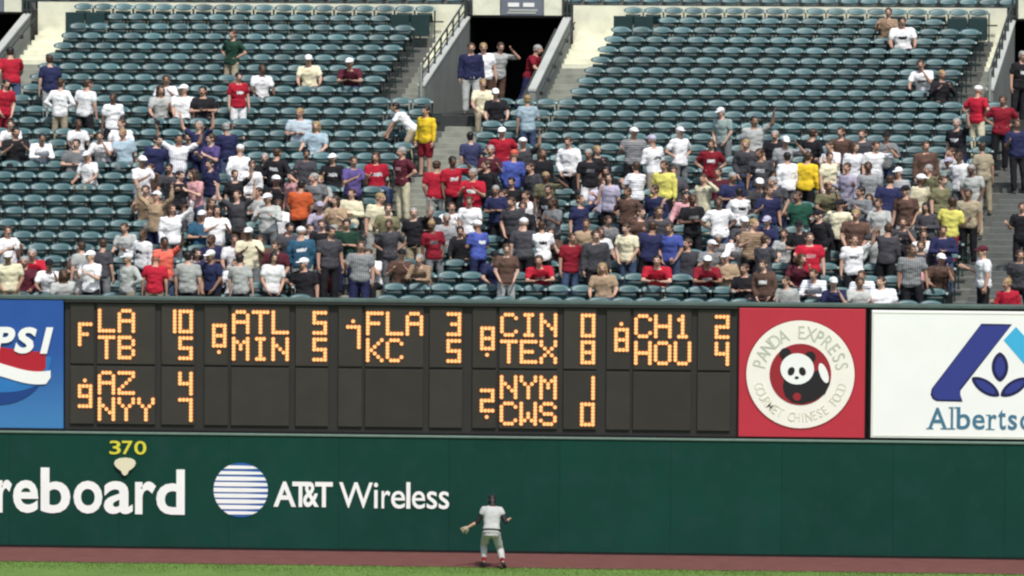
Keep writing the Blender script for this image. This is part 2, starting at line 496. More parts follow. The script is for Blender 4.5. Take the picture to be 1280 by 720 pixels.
# ------------------------------------------------------------------ scoreboard
YB = 0.0
board = tag(empty('scoreboard', (WX(501), YB, BOARD_BOT)), 'long dark out-of-town scoreboard with amber lamp characters above the green wall', 'scoreboard')
def bpart(mb, name, m, parent=board, **k):
    o = mb.build(name, m, parent, **k)
    off = Vector(board.location)
    for v in o.data.vertices:
        v.co -= off
    return o
X80, X922, X1083, X1087 = WX(80.5), WX(921.5), WX(1083), WX(1087.5)
bpart(MB().box((X80, YB+0.10, BOARD_BOT), (X922, YB+0.35, BOARD_TOP)), 'housing', M_BOARD)
bpart(MB().box((X80, YB-0.01, BOARD_TOP-0.045), (X922, YB+0.098, BOARD_TOP)), 'top_trim', M_BOARD)
bpart(MB().box((X80, YB-0.01, BOARD_BOT), (X922, YB+0.098, BOARD_BOT+0.05)), 'bottom_trim', M_BLACK)
FONT = {
 'A': '01110 10001 10001 11111 10001 10001 10001', 'B': '11110 10001 10001 11110 10001 10001 11110', 'C': '01110 10001 10000 10000 10000 10001 01110',
 'E': '11111 10000 10000 11110 10000 10000 11111', 'F': '11111 10000 10000 11110 10000 10000 10000', 'H': '10001 10001 10001 11111 10001 10001 10001',
 'I': '01110 00100 00100 00100 00100 00100 01110', 'K': '10001 10010 10100 11000 10100 10010 10001', 'L': '10000 10000 10000 10000 10000 10000 11111',
 'M': '10001 11011 10101 10101 10001 10001 10001', 'N': '10001 10001 11001 10101 10011 10001 10001', 'O': '01110 10001 10001 10001 10001 10001 01110',
 'S': '01110 10001 10000 01110 00001 10001 01110', 'T': '11111 00100 00100 00100 00100 00100 00100', 'U': '10001 10001 10001 10001 10001 10001 01110',
 'W': '10001 10001 10001 10101 10101 11011 10001', 'X': '10001 10001 01010 00100 01010 10001 10001', 'Y': '10001 10001 01010 00100 00100 00100 00100',
 'Z': '11111 00001 00010 00100 01000 10000 11111', 'j': '00100 01100 00100 00100 00100 00100 01110',
 '0': '1111 1001 1001 1001 1001 1001 1111', '1': '0001 0001 0001 0001 0001 0001 0001', '2': '1111 0001 0001 1111 1000 1000 1111',
 '3': '1111 0001 0001 0111 0001 0001 1111', '4': '1001 1001 1001 1111 0001 0001 0001', '5': '1111 1000 1000 1111 0001 0001 1111',
 '7': '1111 0001 0001 0001 0001 0001 0001', '8': '1111 1001 1001 1111 1001 1001 1111', '9': '1111 1001 1001 1111 0001 0001 1111', 'f': '1111 1000 1000 1110 1000 1000 1000', '.': '1'}
LAMP_ME = {}
def char_mesh(ch, pw, ph):
    if (ch, pw) in LAMP_ME: return LAMP_ME[(ch, pw)]
    rows = FONT[ch].split()
    mb = MB()
    r = 0.051
    for j, row in enumerate(rows):
        for i, c in enumerate(row):
            if c == '1':
                cx, cz = (i+0.5)*pw, -(j+0.5)*ph
                vv = [(cx+r*math.cos(k*math.pi/4), 0, cz+r*math.sin(k*math.pi/4)) for k in range(8)]
                vv += [(cx+r*.76*math.cos(k*math.pi/4), -0.026, cz+r*.76*math.sin(k*math.pi/4)) for k in range(8)]
                ff = [[k, (k+1) % 8, 8+(k+1) % 8, 8+k] for k in range(8)]+[[8, 9, 10, 11, 12, 13, 14, 15]]
                mb.add(vv, ff)
    me = mb.mesh('display_character')
    me.materials.append(M_LAMP); me.materials.append(M_LAMPRIM)
    for p_ in me.polygons: p_.material_index = 0 if len(p_.vertices) == 8 else 1
    LAMP_ME[(ch, pw)] = me
    return me
PX = 1/57.0
def put_char(ch, px, z, parent, wide):
    pw = (22.0/5 if wide else 18.5/4)*PX
    o = bpy.data.objects.new('display_character', char_mesh(ch, round(pw, 4), 29.6/7*PX))
    link(o, parent)
    o.location = Vector((WX(px), YB+0.048, z))-Vector(board.location)-Vector(parent.location)
    return o
ZT = WZ(384.5); ZM = WZ(460.5); ZM2 = WZ(463.5); ZB2 = WZ(536)
def z_line(n):                                     # tops of the four text lines
    return WZ((391.5, 425, 469.5, 502.5)[n])
GAMES = [
 [('f', None, ('LA', 'TB'), ('10', '5')), ('9', 'up', ('AZ', 'NYY'), ('4', '7'))],
 [('8', 'down', ('ATL', 'MIN'), ('5', '5')), None],
 [('7', 'up', ('FLA', 'KC'), ('3', '5')), None],
 [('8', 'down', ('CIN', 'TEX'), ('0', '8')), ('2', 'down', ('NYM', 'CWS'), ('1', '0'))],
 [('8', 'up', ('CHj', 'HOU'), ('2', '4')), None]]
PERIOD = 167.6
for g in range(5):
    x0 = 97+PERIOD*g
    for hrow in range(2):
        zt, zb = ((ZT, ZM), (ZM2, ZB2))[hrow]
        panels = []
        for nm, a, b in (('inning_panel', -10, 20.5), ('team_panel', 23.5, 97), ('score_panel', 104, 146)):
            p = MB().box((WX(x0+a)+0.006, YB+0.05, zb), (WX(x0+b)-0.006, YB+0.10, zt), 0.006).build(nm, M_MODULE, board)
            off = Vector(((WX(x0+a)+WX(x0+b))/2, YB+0.05, zb))
            for v in p.data.vertices: v.co -= off
            p.location = off-Vector(board.location)
            panels.append(p)
        e = GAMES[g][hrow]
        if not e: continue
        inn, dotp, teams, scores = e
        l0 = z_line(hrow*2); l1 = z_line(hrow*2+1)
        put_char(inn, x0, (l0+l1)/2-0.01+0.0, panels[0], False)
        if dotp:
            put_char('.', x0+6.5, (l0+l1)/2+(0.115 if dotp == 'up' else -0.595), panels[0], False)
        for li, zz in ((0, l0), (1, l1)):
            for k, ch in enumerate(teams[li]):
                put_char(ch, x0+25+24.7*k, zz, panels[1], True)
            sc = scores[li]
            for k, ch in enumerate(sc):
                put_char(ch, x0+125.5-(len(sc)-1-k)*20.5, zz, panels[2], False)

# ------------------------------------------------------------------ advertising boards beside the scoreboard
def sign(name, label, x0, x1, m):
    s = tag(empty(name, ((x0+x1)/2, YB, BOARD_BOT)), label, 'sign')
    return s
def spart(mb, name, m, s, label=None):
    o = mb.build(name, m, s, label=label)
    off = Vector(s.location)
    for v in o.data.vertices: v.co -= off
    return o
def reletter(o, s):
    o.location = Vector(o.location)-Vector(s.location)
    return o
# blue cola board
cola = sign('advertising_board', 'blue advertising board with white PEPSI lettering at left end of scoreboard', WX(-150), X80, None)
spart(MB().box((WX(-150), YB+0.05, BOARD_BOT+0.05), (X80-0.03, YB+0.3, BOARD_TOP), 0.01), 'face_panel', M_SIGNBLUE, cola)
spart(MB().box((WX(-150), YB-0.01, BOARD_BOT), (X80-0.004, YB+0.3, BOARD_BOT+0.048)), 'bottom_trim', M_BLACK, cola)
def pz(px, py): return (WX(px, py), WZ(py, 40))
gc = pz(-2, 440); gr2 = 67*PX
low = [(gc[0]+gr2*math.cos(a), gc[1]+gr2*math.sin(a)) for a in [math.pi+R(5)+(R(170))*k/24 for k in range(25)]]
spart(MB().prism(low, YB+0.040, YB+0.052), 'globe_lower_half', M_GLOBEBLUE, cola)
cres = [(gc[0]+gr2*math.cos(a), gc[1]+gr2*math.sin(a)) for a in [R(205)+R(130)*k/24 for k in range(25)]]
cres += [(gc[0]+gr2*0.99*math.cos(a), gc[1]+gr2*(0.99-0.22*math.sin(math.pi*(k/24)))*math.sin(a)) for k, a in [(k, R(205)+R(130)*k/24) for k in range(23, 0, -1)]]
spart(MB().prism(cres, YB+0.034, YB+0.039), 'globe_rim', M_GLOBEDARK, cola)
def wave(y_top, y_bot, xr, amp, n=24):
    up, lo = [], []
    for k in range(n+1):
        px = -70+(xr+70)*k/n
        t = (px+70)/140*2*math.pi
        up.append(pz(px, y_top+amp*math.sin(t+2.6)))
        lo.append(pz(px, y_bot+amp*math.sin(t+2.6)-(7 if k == n else 0)))
    return lo+up[::-1]
spart(MB().prism(wave(436, 463, 57, 3.5), YB+0.030, YB+0.039), 'red_wave', M_LOGORED, cola)
spart(MB().prism(wave(458, 474, 63, 6.5), YB+0.020, YB+0.029), 'white_wave', M_SIGNW, cola)
for ch, a, b in (('P', -78, -50), ('E', -47, -20), ('P', -10, 19), ('S', 17.5, 46), ('I', 50, 66.5)):
    reletter(letter(ch, a, b, 409, 442, M_SIGNW, cola, y=YB+0.012, bold=0.04, shear=0.22, zpx=40), cola)
# red panda board
pan = sign('advertising_board', 'red square advertising board with round cream panda emblem beside scoreboard', X922, X1083, None)
spart(MB().box((X922+0.035, YB+0.02, BOARD_BOT+0.05), (X1083-0.03, YB+0.3, BOARD_TOP-0.03), 0.01), 'face_panel', M_SIGNRED, pan)
spart(MB().box((X922+0.003, YB+0.06, BOARD_BOT), (X1083-0.003, YB+0.34, BOARD_TOP-0.004)), 'dark_frame', M_BLACK, pan)
ec = (WX(1000.5, 468), WZ(468, 1000)); er = 67.5*PX
spart(MB().prism(disc(ec[0], ec[1], er+0.03, 64), YB+0.012, YB+0.022), 'emblem_outline', M_EMDISC, pan)
spart(MB().prism(disc(ec[0], ec[1], er, 64), YB+0.004, YB+0.011), 'emblem_ring', M_CREAM, pan)
spart(MB().prism(disc(ec[0], ec[1], 38.5*PX, 48), YB-0.004, YB+0.003), 'emblem_disc', M_EMDISC, pan)
def epart(name, m, dx, dy, rx, rz, y, rot=0.0, poly=None):
    if poly is None:
        poly = [(rx*math.cos(t), rz*math.sin(t)) for t in [2*math.pi*k/28 for k in range(28)]]
    c, s_ = math.cos(rot), math.sin(rot)
    pp = [(ec[0]+(dx+a*c-b*s_)*PX, ec[1]+(-dy+a*s_+b*c)*PX) for a, b in poly]
    return spart(MB().prism(pp, YB+y-0.004, YB+y), name, m, pan)
body = [(-21, 4), (-12, 8), (8, 8), (24, 14), (33, 8), (35, -4), (29, -17), (15, -26), (0, -30), (-12, -28), (-21, -20), (-24, -8)]
epart('panda_body', M_INK, 2, 7, 0, 0, -0.006, poly=body)
epart('panda_arm', M_SIGNW, 29, -2, 5, 13, -0.012, rot=0.35)
epart('panda_ear', M_INK, -19, -26, 7, 7, -0.018); epart('panda_ear', M_INK, 12, -22, 7, 7, -0.018)
epart('panda_head', M_SIGNW, -4, -7, 21, 19.5, -0.024)
epart('panda_eye_patch', M_INK, -11.5, -4, 4.2, 5.5, -0.030, rot=-0.4); epart('panda_eye_patch', M_INK, 2.5, -4, 4.2, 5.5, -0.030, rot=0.4)
epart('panda_nose', M_INK, -4.5, 4, 2.6, 1.8, -0.030)
epart('panda_foot', M_EMDISC, -4, 28, 5, 5, -0.012)
def arc_text(txt, rad, a0, a1, h, m, inward=False):
    n = len(txt)
    for k, ch in enumerate(txt):
        if ch == ' ': continue
        me = glyph_mesh(ch, 0.004 if not inward else 0.003)
        ys = [v.co.y for v in me.vertices]; xs = [v.co.x for v in me.vertices]
        sc = h*PX/0.72; mx = (min(xs)+max(xs))/2
        t = R(a0+(a1-a0)*k/(n-1))
        rot = t-math.pi/2 if not inward else t+math.pi/2
        c, s_ = math.cos(rot), math.sin(rot)
        for v in me.vertices:
            a, b = (v.co.x-mx)*sc*(.80 if not inward else .74), (v.co.y-0.36)*sc
            v.co = (a*c-b*s_, 0, a*s_+b*c)
        bm = bmesh.new(); bm.from_mesh(me)
        for f in bm.faces:
            f.normal_update()
            if f.normal.y > 0: f.normal_flip()
        r_ = bmesh.ops.extrude_face_region(bm, geom=list(bm.faces))
        for g_ in r_['geom']:
            if isinstance(g_, bmesh.types.BMVert): g_.co.y -= 0.005
        bm.to_mesh(me); bm.free()
        me.shade_flat()
        me.materials.clear(); me.materials.append(m)
        o = bpy.data.objects.new('letter', me)
        link(o, pan)
        o.location = Vector((ec[0]+rad*PX*math.cos(t), YB+0.003-0.0022*(k % 3), ec[1]+rad*PX*math.sin(t)))-Vector(pan.location)
        o['label'] = 'letter %s on the emblem ring' % ch
arc_text('PANDA EXPRESS', 53, 166, 12, 17, M_EMTXT)
arc_text('GOURMET CHINESE FOOD', 53.5, 196, 344, 12, M_EMTXT2, inward=True)
# white supermarket board
mk = sign('advertising_board', 'white advertising board with blue slanted logo and leaf right of scoreboard', X1087, WX(1440), None)
spart(MB().box((X1087+0.03, YB+0.02, BOARD_BOT+0.06), (WX(1440), YB+0.3, BOARD_TOP-0.05), 0.012), 'face_panel', M_SIGNW, mk)
spart(MB().box((X1087-0.02, YB+0.06, BOARD_BOT), (WX(1440)+0.04, YB+0.34, BOARD_TOP-0.004)), 'dark_frame', M_BLACK, mk)
bz = M_CREAM
for a, b in (((X1087+0.06, BOARD_BOT+0.10), (WX(1438), BOARD_BOT+0.115)), ((X1087+0.06, BOARD_TOP-0.11), (WX(1438), BOARD_TOP-0.095))):
    spart(MB().box((a[0], YB+0.012, a[1]), (b[0], YB+0.019, b[1])), 'face_moulding', M_EMTXT2, mk)
spart(MB().box((X1087+0.06, YB+0.012, BOARD_BOT+0.117), (X1087+0.075, YB+0.019, BOARD_TOP-0.112)), 'face_moulding', M_EMTXT2, mk)
def kp(px, py): return (WX(px, py), WZ(py-1.0, 1220))
def kpoly(pts, name, m, y):
    pp = [kp(a, b) for a, b in pts]
    ar = sum(pp[i][0]*pp[(i+1) % len(pp)][1]-pp[(i+1) % len(pp)][0]*pp[i][1] for i in range(len(pp)))
    if ar < 0: pp = pp[::-1]
    return spart(MB().prism(pp, YB+y-0.004, YB+y), name, m, mk)
leg = [(1226, 407), (1264, 407), (1200, 488), (1200, 494), (1203, 502), (1172, 502), (1167, 499.5), (1164.5, 494), (1166, 487)]
def grow(pts, d):
    cx = sum(p[0] for p in pts)/len(pts); cy = sum(p[1] for p in pts)/len(pts)
    out = []
    for a, b in pts:
        l = math.hypot(a-cx, b-cy)
        out.append((a+(a-cx)/l*d, b+(b-cy)/l*d))
    return out
kpoly(grow(leg, 1.6), 'logo_outline', M_NAVY, 0.019)
kpoly(grow(leg, -1.0), 'logo_stroke', M_PURPLEBLUE, 0.013)
kpoly([(1270, 409), (1254.5, 426), (1311, 491), (1314, 502), (1340, 502), (1346, 497), (1345, 489)], 'logo_stroke', M_SKYBLUE, 0.019)
def leaf(cx, cy, hl, hw, rot):
    pts = []
    for k in range(24):
        t = 2*math.pi*k/24
        a, b = hl*math.cos(t), hw*math.sin(t)*abs(math.sin(t))**0.35
        pts.append((cx+a*math.cos(rot)-b*math.sin(rot), cy+a*math.sin(rot)+b*math.cos(rot)))
    return pts
for cx, cy, hl, hw, ro in ((1250, 459.5, 18.5, 10.5, math.pi/2), (1232, 484.5, 20.5, 8.5, R(33)), (1268, 484.5, 20.5, 8.5, R(-33))):
    kpoly(leaf(cx, cy, hl, hw, ro), 'logo_leaf', M_NAVY, 0.019)
    kpoly(leaf(cx, cy, hl*.72, hw*.6, ro), 'leaf_blade', M_PURPLEBLUE, 0.013)
sf = lambda u0, u1, w0, w1: [(u0, w0), (u1, w0), (u1, w1), (u0, w1)]
SER = {'A': [sf(-.08, .28, 0, .05), sf(.66, 1.12, 0, .05)], 'l': [sf(-.9, 1.9, 0, .05), sf(-.9, .3, .94, .99)], 'b': [sf(-.2, .1, .94, .99)], 'r': [sf(-.3, .75, 0, .06), sf(-.3, .2, .93, .99)],
       't': [], 'e': [], 's': [], 'o': [], 'n': [sf(-.15, .4, 0, .06), sf(.65, 1.12, 0, .06)]}
for ch, a, b, t, bo in (('A', 1160, 1184, 511, .012), ('l', 1188.5, 1191.5, 510, .012), ('b', 1196, 1213, 510, .012), ('e', 1215.5, 1231, 519, .012), ('r', 1235.5, 1246, 519, .014), ('t', 1247.5, 1257.5, 512.5, .012), ('s', 1260, 1271.5, 519, .014), ('o', 1275, 1292, 519, .012), ('n', 1297, 1312, 519, .012), ('s', 1317, 1329, 519, .014)):
    reletter(letter(ch, a, b, t-1, 537, M_SLATE, mk, y=YB+0.019, bold=bo, zpx=1220, extra=SER.get(ch)), mk)

# ledge running along the top of the boards
led = tag(empty('front_ledge', (0, 0.1, BOARD_TOP)), 'grey green ledge along the top of scoreboard and boards', 'ledge')
def ledp(mb, n, m):
    o = mb.build(n, m, led)
    for v in o.data.vertices: v.co -= Vector(led.location)
ledp(MB().box((-16, 0.03, BOARD_TOP+0.004), (18, 0.42, BOARD_TOP+0.085), 0.012), 'ledge_beam', M_LEDGE)
ledp(MB().box((-16, 0.455, 0.0), (18, 0.60, BOARD_TOP-1.01)), 'rear_wall', M_CONC)
ledp(MB().box((-16, 0.45, BOARD_TOP-1.0), (18, 0.58, BOARD_TOP+0.06)), 'ledge_backing', M_CONC)

# ------------------------------------------------------------------ grandstand
YK = [20.8,32.8,44.8,57.5,70.4,83.4,96.5,109.8,123.4,137.2,151.2,165.2,179,192.7,206.2,219.9,234.2,248.9,264.1,279.3,294.4,309.5,324.7,339.9,355.1,370.3]
ROWY = {25-k: y for k, y in enumerate(YK)}
ROWY[26] = 8.6
NR = 27
DEP = 0.80
Y0 = 0.72
def rowY(r): return Y0+DEP*r
SEAT_Y = 0.60
RZ = {r: at(150, ROWY[r], rowY(r)+SEAT_Y).z-0.75 for r in range(NR)}
def rz(r):
    r0 = max(0, min(25, int(math.floor(r))))
    return RZ[r0]+(RZ[r0+1]-RZ[r0])*(r-r0)
def rX(px, r):
    r0 = max(0, min(26, int(round(r))))
    return at(px, ROWY[r0]+0.007*(px-150), rowY(r)+SEAT_Y).x
def edge(p1, r1, p2, r2):
    x1, x2 = rX(p1, r1), rX(p2, r2)
    return lambda r: x1+(x2-x1)*(r-r1)/(r2-r1)
RV = 18                                            # first row beside the tunnel
LBr_up = edge(538, 25, 488, 18.5); LBr_lo = edge(553, 17, 466, 7)
RBl_up = edge(770, 25.4, 703, 18.5); RBl_lo = edge(603, 17, 525, 7.5)
RBr_up = edge(1237, 25.4, 1206, 18.5); RBr_lo = edge(1275, 18, 1190, 0)
LBl_up = edge(85, 25.4, 36, 20.2)
PER = 14.0
XMIN, XMAX = -15.5, 17.0
vl_m, vl_r = rX(533, 18), rX(588, 25)              # inner faces of the tunnel walls, mouth and rear
vr_m, vr_r = rX(663, 18), rX(706, 25)
YM, YR = rowY(RV), rowY(25)+0.35
def vl(Y): return vl_m+(vl_r-vl_m)*(Y-YM)/(YR-YM)
def vr(Y): return vr_m+(vr_r-vr_m)*(Y-YM)/(YR-YM)
VOFF = (-PER, 0.0, PER)
ZV = RZ[18]+0.14                                   # tunnel floor

stand = tag(empty('grandstand', (0, rowY(0), 0)), 'concrete grandstand tiers carrying the rows of teal seats', 'grandstand')
def gpart(mb, n, m, label=None):
    o = mb.build(n, m, stand, label=label)
    for v in o.data.vertices: v.co -= Vector(stand.location)
    return o
for r in range(NR):
    ya, yb = rowY(r), rowY(r)+DEP
    zb = RZ[r]-0.42
    if r < RV:
        gpart(MB().box((XMIN, ya, zb), (XMAX, yb, RZ[r])), 'row_tier', M_CONC)
    else:
        th = 0.16
        cuts = []
        for off in VOFF:
            cuts.append((vl(ya)+off-th, vl(yb)+off-th, vr(ya)+off+th, vr(yb)+off+th))
        xs = [(XMIN, XMIN)]
        for c in cuts: xs += [(c[0], c[1]), (c[2], c[3])]
        xs.append((XMAX, XMAX))
        for i in range(0, len(xs), 2):
            (a0, a1), (b0, b1) = xs[i], xs[i+1]
            if b0-a0 < 0.05 or b1-a1 < 0.05: continue
            gpart(MB().solid([(a0, ya, zb), (b0, ya, zb), (b1, yb, zb), (a1, yb, zb)], [(a0, ya, RZ[r]), (b0, ya, RZ[r]), (b1, yb, RZ[r]), (a1, yb, RZ[r])]), 'row_tier', M_CONC)

# cross-aisle behind the top row: pale parapet, walkway and the next seats in deep green
YT = rowY(26)+DEP
ZT26 = RZ[26]
zpar = at(400, 4.5, YT+0.05).z
back = tag(empty('concourse', (0, YT, ZT26)), 'pale concourse ledge behind the topmost seat row', 'concourse')
def cpart(mb, n, m):
    o = mb.build(n, m, back)
    for v in o.data.vertices: v.co -= Vector(back.location)
    return o
gaps = [XMIN]
for off in VOFF: gaps += [vl_r+off-.17, vr_r+off+.17]
gaps.append(XMAX)
for i in range(0, len(gaps), 2):
    if gaps[i+1]-gaps[i] < .1: continue
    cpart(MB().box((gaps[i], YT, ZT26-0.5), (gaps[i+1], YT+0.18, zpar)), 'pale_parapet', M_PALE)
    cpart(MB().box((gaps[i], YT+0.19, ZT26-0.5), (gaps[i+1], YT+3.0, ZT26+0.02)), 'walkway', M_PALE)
for k in range(4):
    cpart(MB().box((XMIN, YT+3.01+0.8*k, ZT26-0.3), (XMAX, YT+3.8+0.8*k, ZT26+0.25+0.27*k)), 'upper_tier', M_CONC)
cpart(MB().box((XMIN, YR+4.25, 0.0), (XMAX, YR+4.35, ZT26-.35)), 'under_wall', M_DARKWALL)
cpart(MB().box((XMIN, YT+6.3, ZT26-0.3), (XMAX, YT+6.6, ZT26+5)), 'rear_wall', M_PANEL)

# aisle stairs: two steps for every row
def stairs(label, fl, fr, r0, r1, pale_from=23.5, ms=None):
    s = tag(empty('aisle_stairs', ((fl(r0)+fr(r0))/2, rowY(r0), RZ[r0])), label, 'stairs', None)
    for r in range(r0, r1+1):
        for hstep in range(2):
            ya = rowY(r)-0.006+(0.0 if hstep == 0 else 0.40)
            yb = rowY(r)+DEP-0.006
            rr = (ya-Y0)/DEP; rb = (yb-Y0)/DEP
            nz = RZ[r+1] if r+1 < NR else RZ[r]+0.24
            zt = RZ[r]+0.006 if hstep == 0 else RZ[r]+(nz-RZ[r])*0.5
            zb = RZ[r]-0.30 if hstep == 0 else RZ[r]+0.008
            a0, b0, a1, b1 = fl(rr), fr(rr), fl(rb), fr(rb)
            if hstep == 0: a0 += .002; b0 -= .002; a1 += .002; b1 -= .002
            mb = MB().solid([(a0, ya, zb), (b0, ya, zb), (b1, yb, zb), (a1, yb, zb)], [(a0, ya, zt), (b0, ya, zt), (b1, yb, zt), (a1, yb, zt)])
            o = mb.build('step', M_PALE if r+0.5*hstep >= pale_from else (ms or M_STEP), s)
            for v in o.data.vertices: v.co -= Vector(s.location)
    return s
half = 0.03
stairs('concrete stairs running down the middle below the tunnel mouth', lambda r: LBr_lo(r)+half, lambda r: RBl_lo(r)-half, 0, 17, 99)
stairs('wide concrete stairs at the lower right beside the crowd', lambda r: RBr_lo(r)+half, lambda r: RBr_lo(r)+1.75, 0, 17, 99, M_STEPD)
YofR = lambda r: Y0+DEP*r
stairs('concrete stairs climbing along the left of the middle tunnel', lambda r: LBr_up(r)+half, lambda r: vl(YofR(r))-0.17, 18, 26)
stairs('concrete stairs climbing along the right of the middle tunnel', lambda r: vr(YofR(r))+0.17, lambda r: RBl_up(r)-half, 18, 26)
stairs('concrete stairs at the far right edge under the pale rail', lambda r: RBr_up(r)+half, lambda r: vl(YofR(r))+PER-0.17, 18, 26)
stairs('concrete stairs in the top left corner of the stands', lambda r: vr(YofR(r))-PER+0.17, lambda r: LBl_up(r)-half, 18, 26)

# tunnels
def tunnel(off, label, detail=True):
    t = tag(empty('tunnel_entrance', (vl_m+off, YM, ZV)), label, 'tunnel')
    def tp(mb, n, m, lab=None):
        for i, v in enumerate(mb.v): mb.v[i] = v+Vector((off, 0, 0))-Vector(t.location)
        o = mb.build(n, m, t)
        if lab: o['label'] = lab
        return o
    zl_m = at(530, 108, YM).z; zl_r = at(580, 23, YR).z
    zr_m = at(666, 114, YM).z; zr_r = at(712, 24, YR).z
    th = 0.16
    ym = YM-0.02
    # floor, side parapets with sloping tops and caps
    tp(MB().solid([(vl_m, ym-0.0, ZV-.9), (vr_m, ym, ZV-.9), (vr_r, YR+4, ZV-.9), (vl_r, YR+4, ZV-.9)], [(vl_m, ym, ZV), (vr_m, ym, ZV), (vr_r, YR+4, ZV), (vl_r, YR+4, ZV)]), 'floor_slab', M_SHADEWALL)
    for nm, a_m, a_r, s_, z_m, z_r in (('left', vl_m, vl_r, -1, zl_m, zl_r), ('right', vr_m, vr_r, 1, zr_m, zr_r)):
        x0m, x1m, x0r, x1r = sorted((a_m, a_m+s_*th))+sorted((a_r, a_r+s_*th))
        tp(MB().solid([(x0m, ym, ZV-.9), (x1m, ym, ZV-.9), (x1r, YR, ZV-.9), (x0r, YR, ZV-.9)], [(x0m, ym, z_m), (x1m, ym, z_m), (x1r, YR, z_r), (x0r, YR, z_r)]), 'side_parapet', M_PARAPET)
        tp(MB().solid([(x0m-.02, ym-.02, z_m+.003), (x1m+.02, ym-.02, z_m+.003), (x1r+.02, YR-.003, z_r+.003), (x0r-.02, YR-.003, z_r+.003)], [(x0m-.02, ym-.02, z_m+.06), (x1m+.02, ym-.02, z_m+.06), (x1r+.02, YR-.003, z_r+.06), (x0r-.02, YR-.003, z_r+.06)]), 'parapet_cap', M_PARCAP)
    # dark strip added for the shade on the right inner wall
    tp(MB().solid([(vr_m-.24, ym+.3, ZV), (vr_m-.003, ym+.3, ZV), (vr_r-.003, YR-.01, ZV), (vr_r-.24, YR-.01, ZV)], [(vr_m-.24, ym+.3, zr_m-.24), (vr_m-.003, ym+.3, zr_m-.24), (vr_r-.003, YR-.01, zr_r-.24), (vr_r-.24, YR-.01, zr_r-.24)]), 'shade_strip', M_SHADEWALL)
    # passage behind the portal
    zh = at(648, 19.5, YR).z
    xl, xr = vl_r, vr_r
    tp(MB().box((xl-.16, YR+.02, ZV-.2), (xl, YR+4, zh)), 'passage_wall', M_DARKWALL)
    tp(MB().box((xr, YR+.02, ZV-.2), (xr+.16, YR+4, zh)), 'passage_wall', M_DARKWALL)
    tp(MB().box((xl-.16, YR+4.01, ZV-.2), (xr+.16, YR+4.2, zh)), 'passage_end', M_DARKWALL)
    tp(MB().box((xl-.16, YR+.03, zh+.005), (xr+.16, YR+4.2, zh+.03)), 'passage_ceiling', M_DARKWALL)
    # header: pale panels and a sign
    zt = at(648, -14, YR).z
    X = lambda px: at(px, 8, YR).x
    tp(MB().box((X(588), YR-.02, zh-.05), (X(709), YR+.02, zh+.0)), 'header_soffit', M_BLACK)
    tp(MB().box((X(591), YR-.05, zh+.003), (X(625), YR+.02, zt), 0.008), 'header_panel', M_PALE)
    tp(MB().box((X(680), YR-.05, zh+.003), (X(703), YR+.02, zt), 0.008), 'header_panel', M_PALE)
    tp(MB().box((X(626), YR-.03, zh+.003), (X(679), YR+.02, zt), 0.008), 'header_sign', M_SIGNGREY, 'slate sign over the tunnel mouth')
    for a, b, c, d in ((635, 649, 3.5, 8.5), (654, 668, 3.5, 8.5), (636, 672, 11.5, 13.8), (634, 670, 14.8, 17)):
        z0, z1 = at(650, d, YR).z, at(650, c, YR).z
        tp(MB().box((X(a), YR-.045, z0), (X(b), YR-.031, z1)), 'sign_bar', M_WHITE if c < 10 else M_PARCAP)
    # rails: posts and sloping pipes on both parapets, guard rail over the portal
    for a_m, a_r, z_m, z_r, s_ in ((vl_m, vl_r, zl_m, zl_r, -1), (vr_m, vr_r, zr_m, zr_r, 1)):
        P = lambda f, h: Vector((a_m+(a_r-a_m)*f+s_*th*.5, ym+(YR-ym)*f, z_m+(z_r-z_m)*f+h))
        n = 8
        if s_ < 0:
            for k in range(n):
                f = 0.02+0.94*k/(n-1)
                tp(MB().tube(P(f, .06), P(f, .50), .024), 'rail_post', M_RAIL)
            tp(MB().tube(P(.0, .50), P(1, .50), .026), 'handrail', M_RAIL)
            tp(MB().tube(P(.0, .28), P(1, .28), .018), 'middle_rail', M_RAIL)
            tp(MB().tube(P(-.008, -.25), P(-.008, .55), .035), 'end_post', M_RAILPALE)
        else:
            for k in range(6):
                f = 0.06+0.9*k/5
                q1 = P(f, -.16)+Vector((.12, 0, 0))
                tp(MB().box(tuple(q1-Vector((.0, .03, .05))), tuple(q1+Vector((.10, .03, .05)))), 'rail_bracket', M_RAIL)
            tp(MB().tube(P(.03, -.08)+Vector((.19, 0, 0)), P(1, -.08)+Vector((.19, 0, 0)), .022), 'handrail', M_RAIL)
    for px in (584, 588.5, 704.5, 709, 714):
        tp(MB().tube((X(px), YR-.1, zh), (X(px), YR-.1, zt), .028), 'guard_post', M_RAIL)
    return t
tunnel(0.0, 'dark tunnel entrance with sloping concrete parapets in the middle of the stands')
tunnel(PER, 'tunnel entrance cut off by the right edge, pale rail end showing')
tunnel(-PER, 'tunnel entrance cut off by the top left corner')

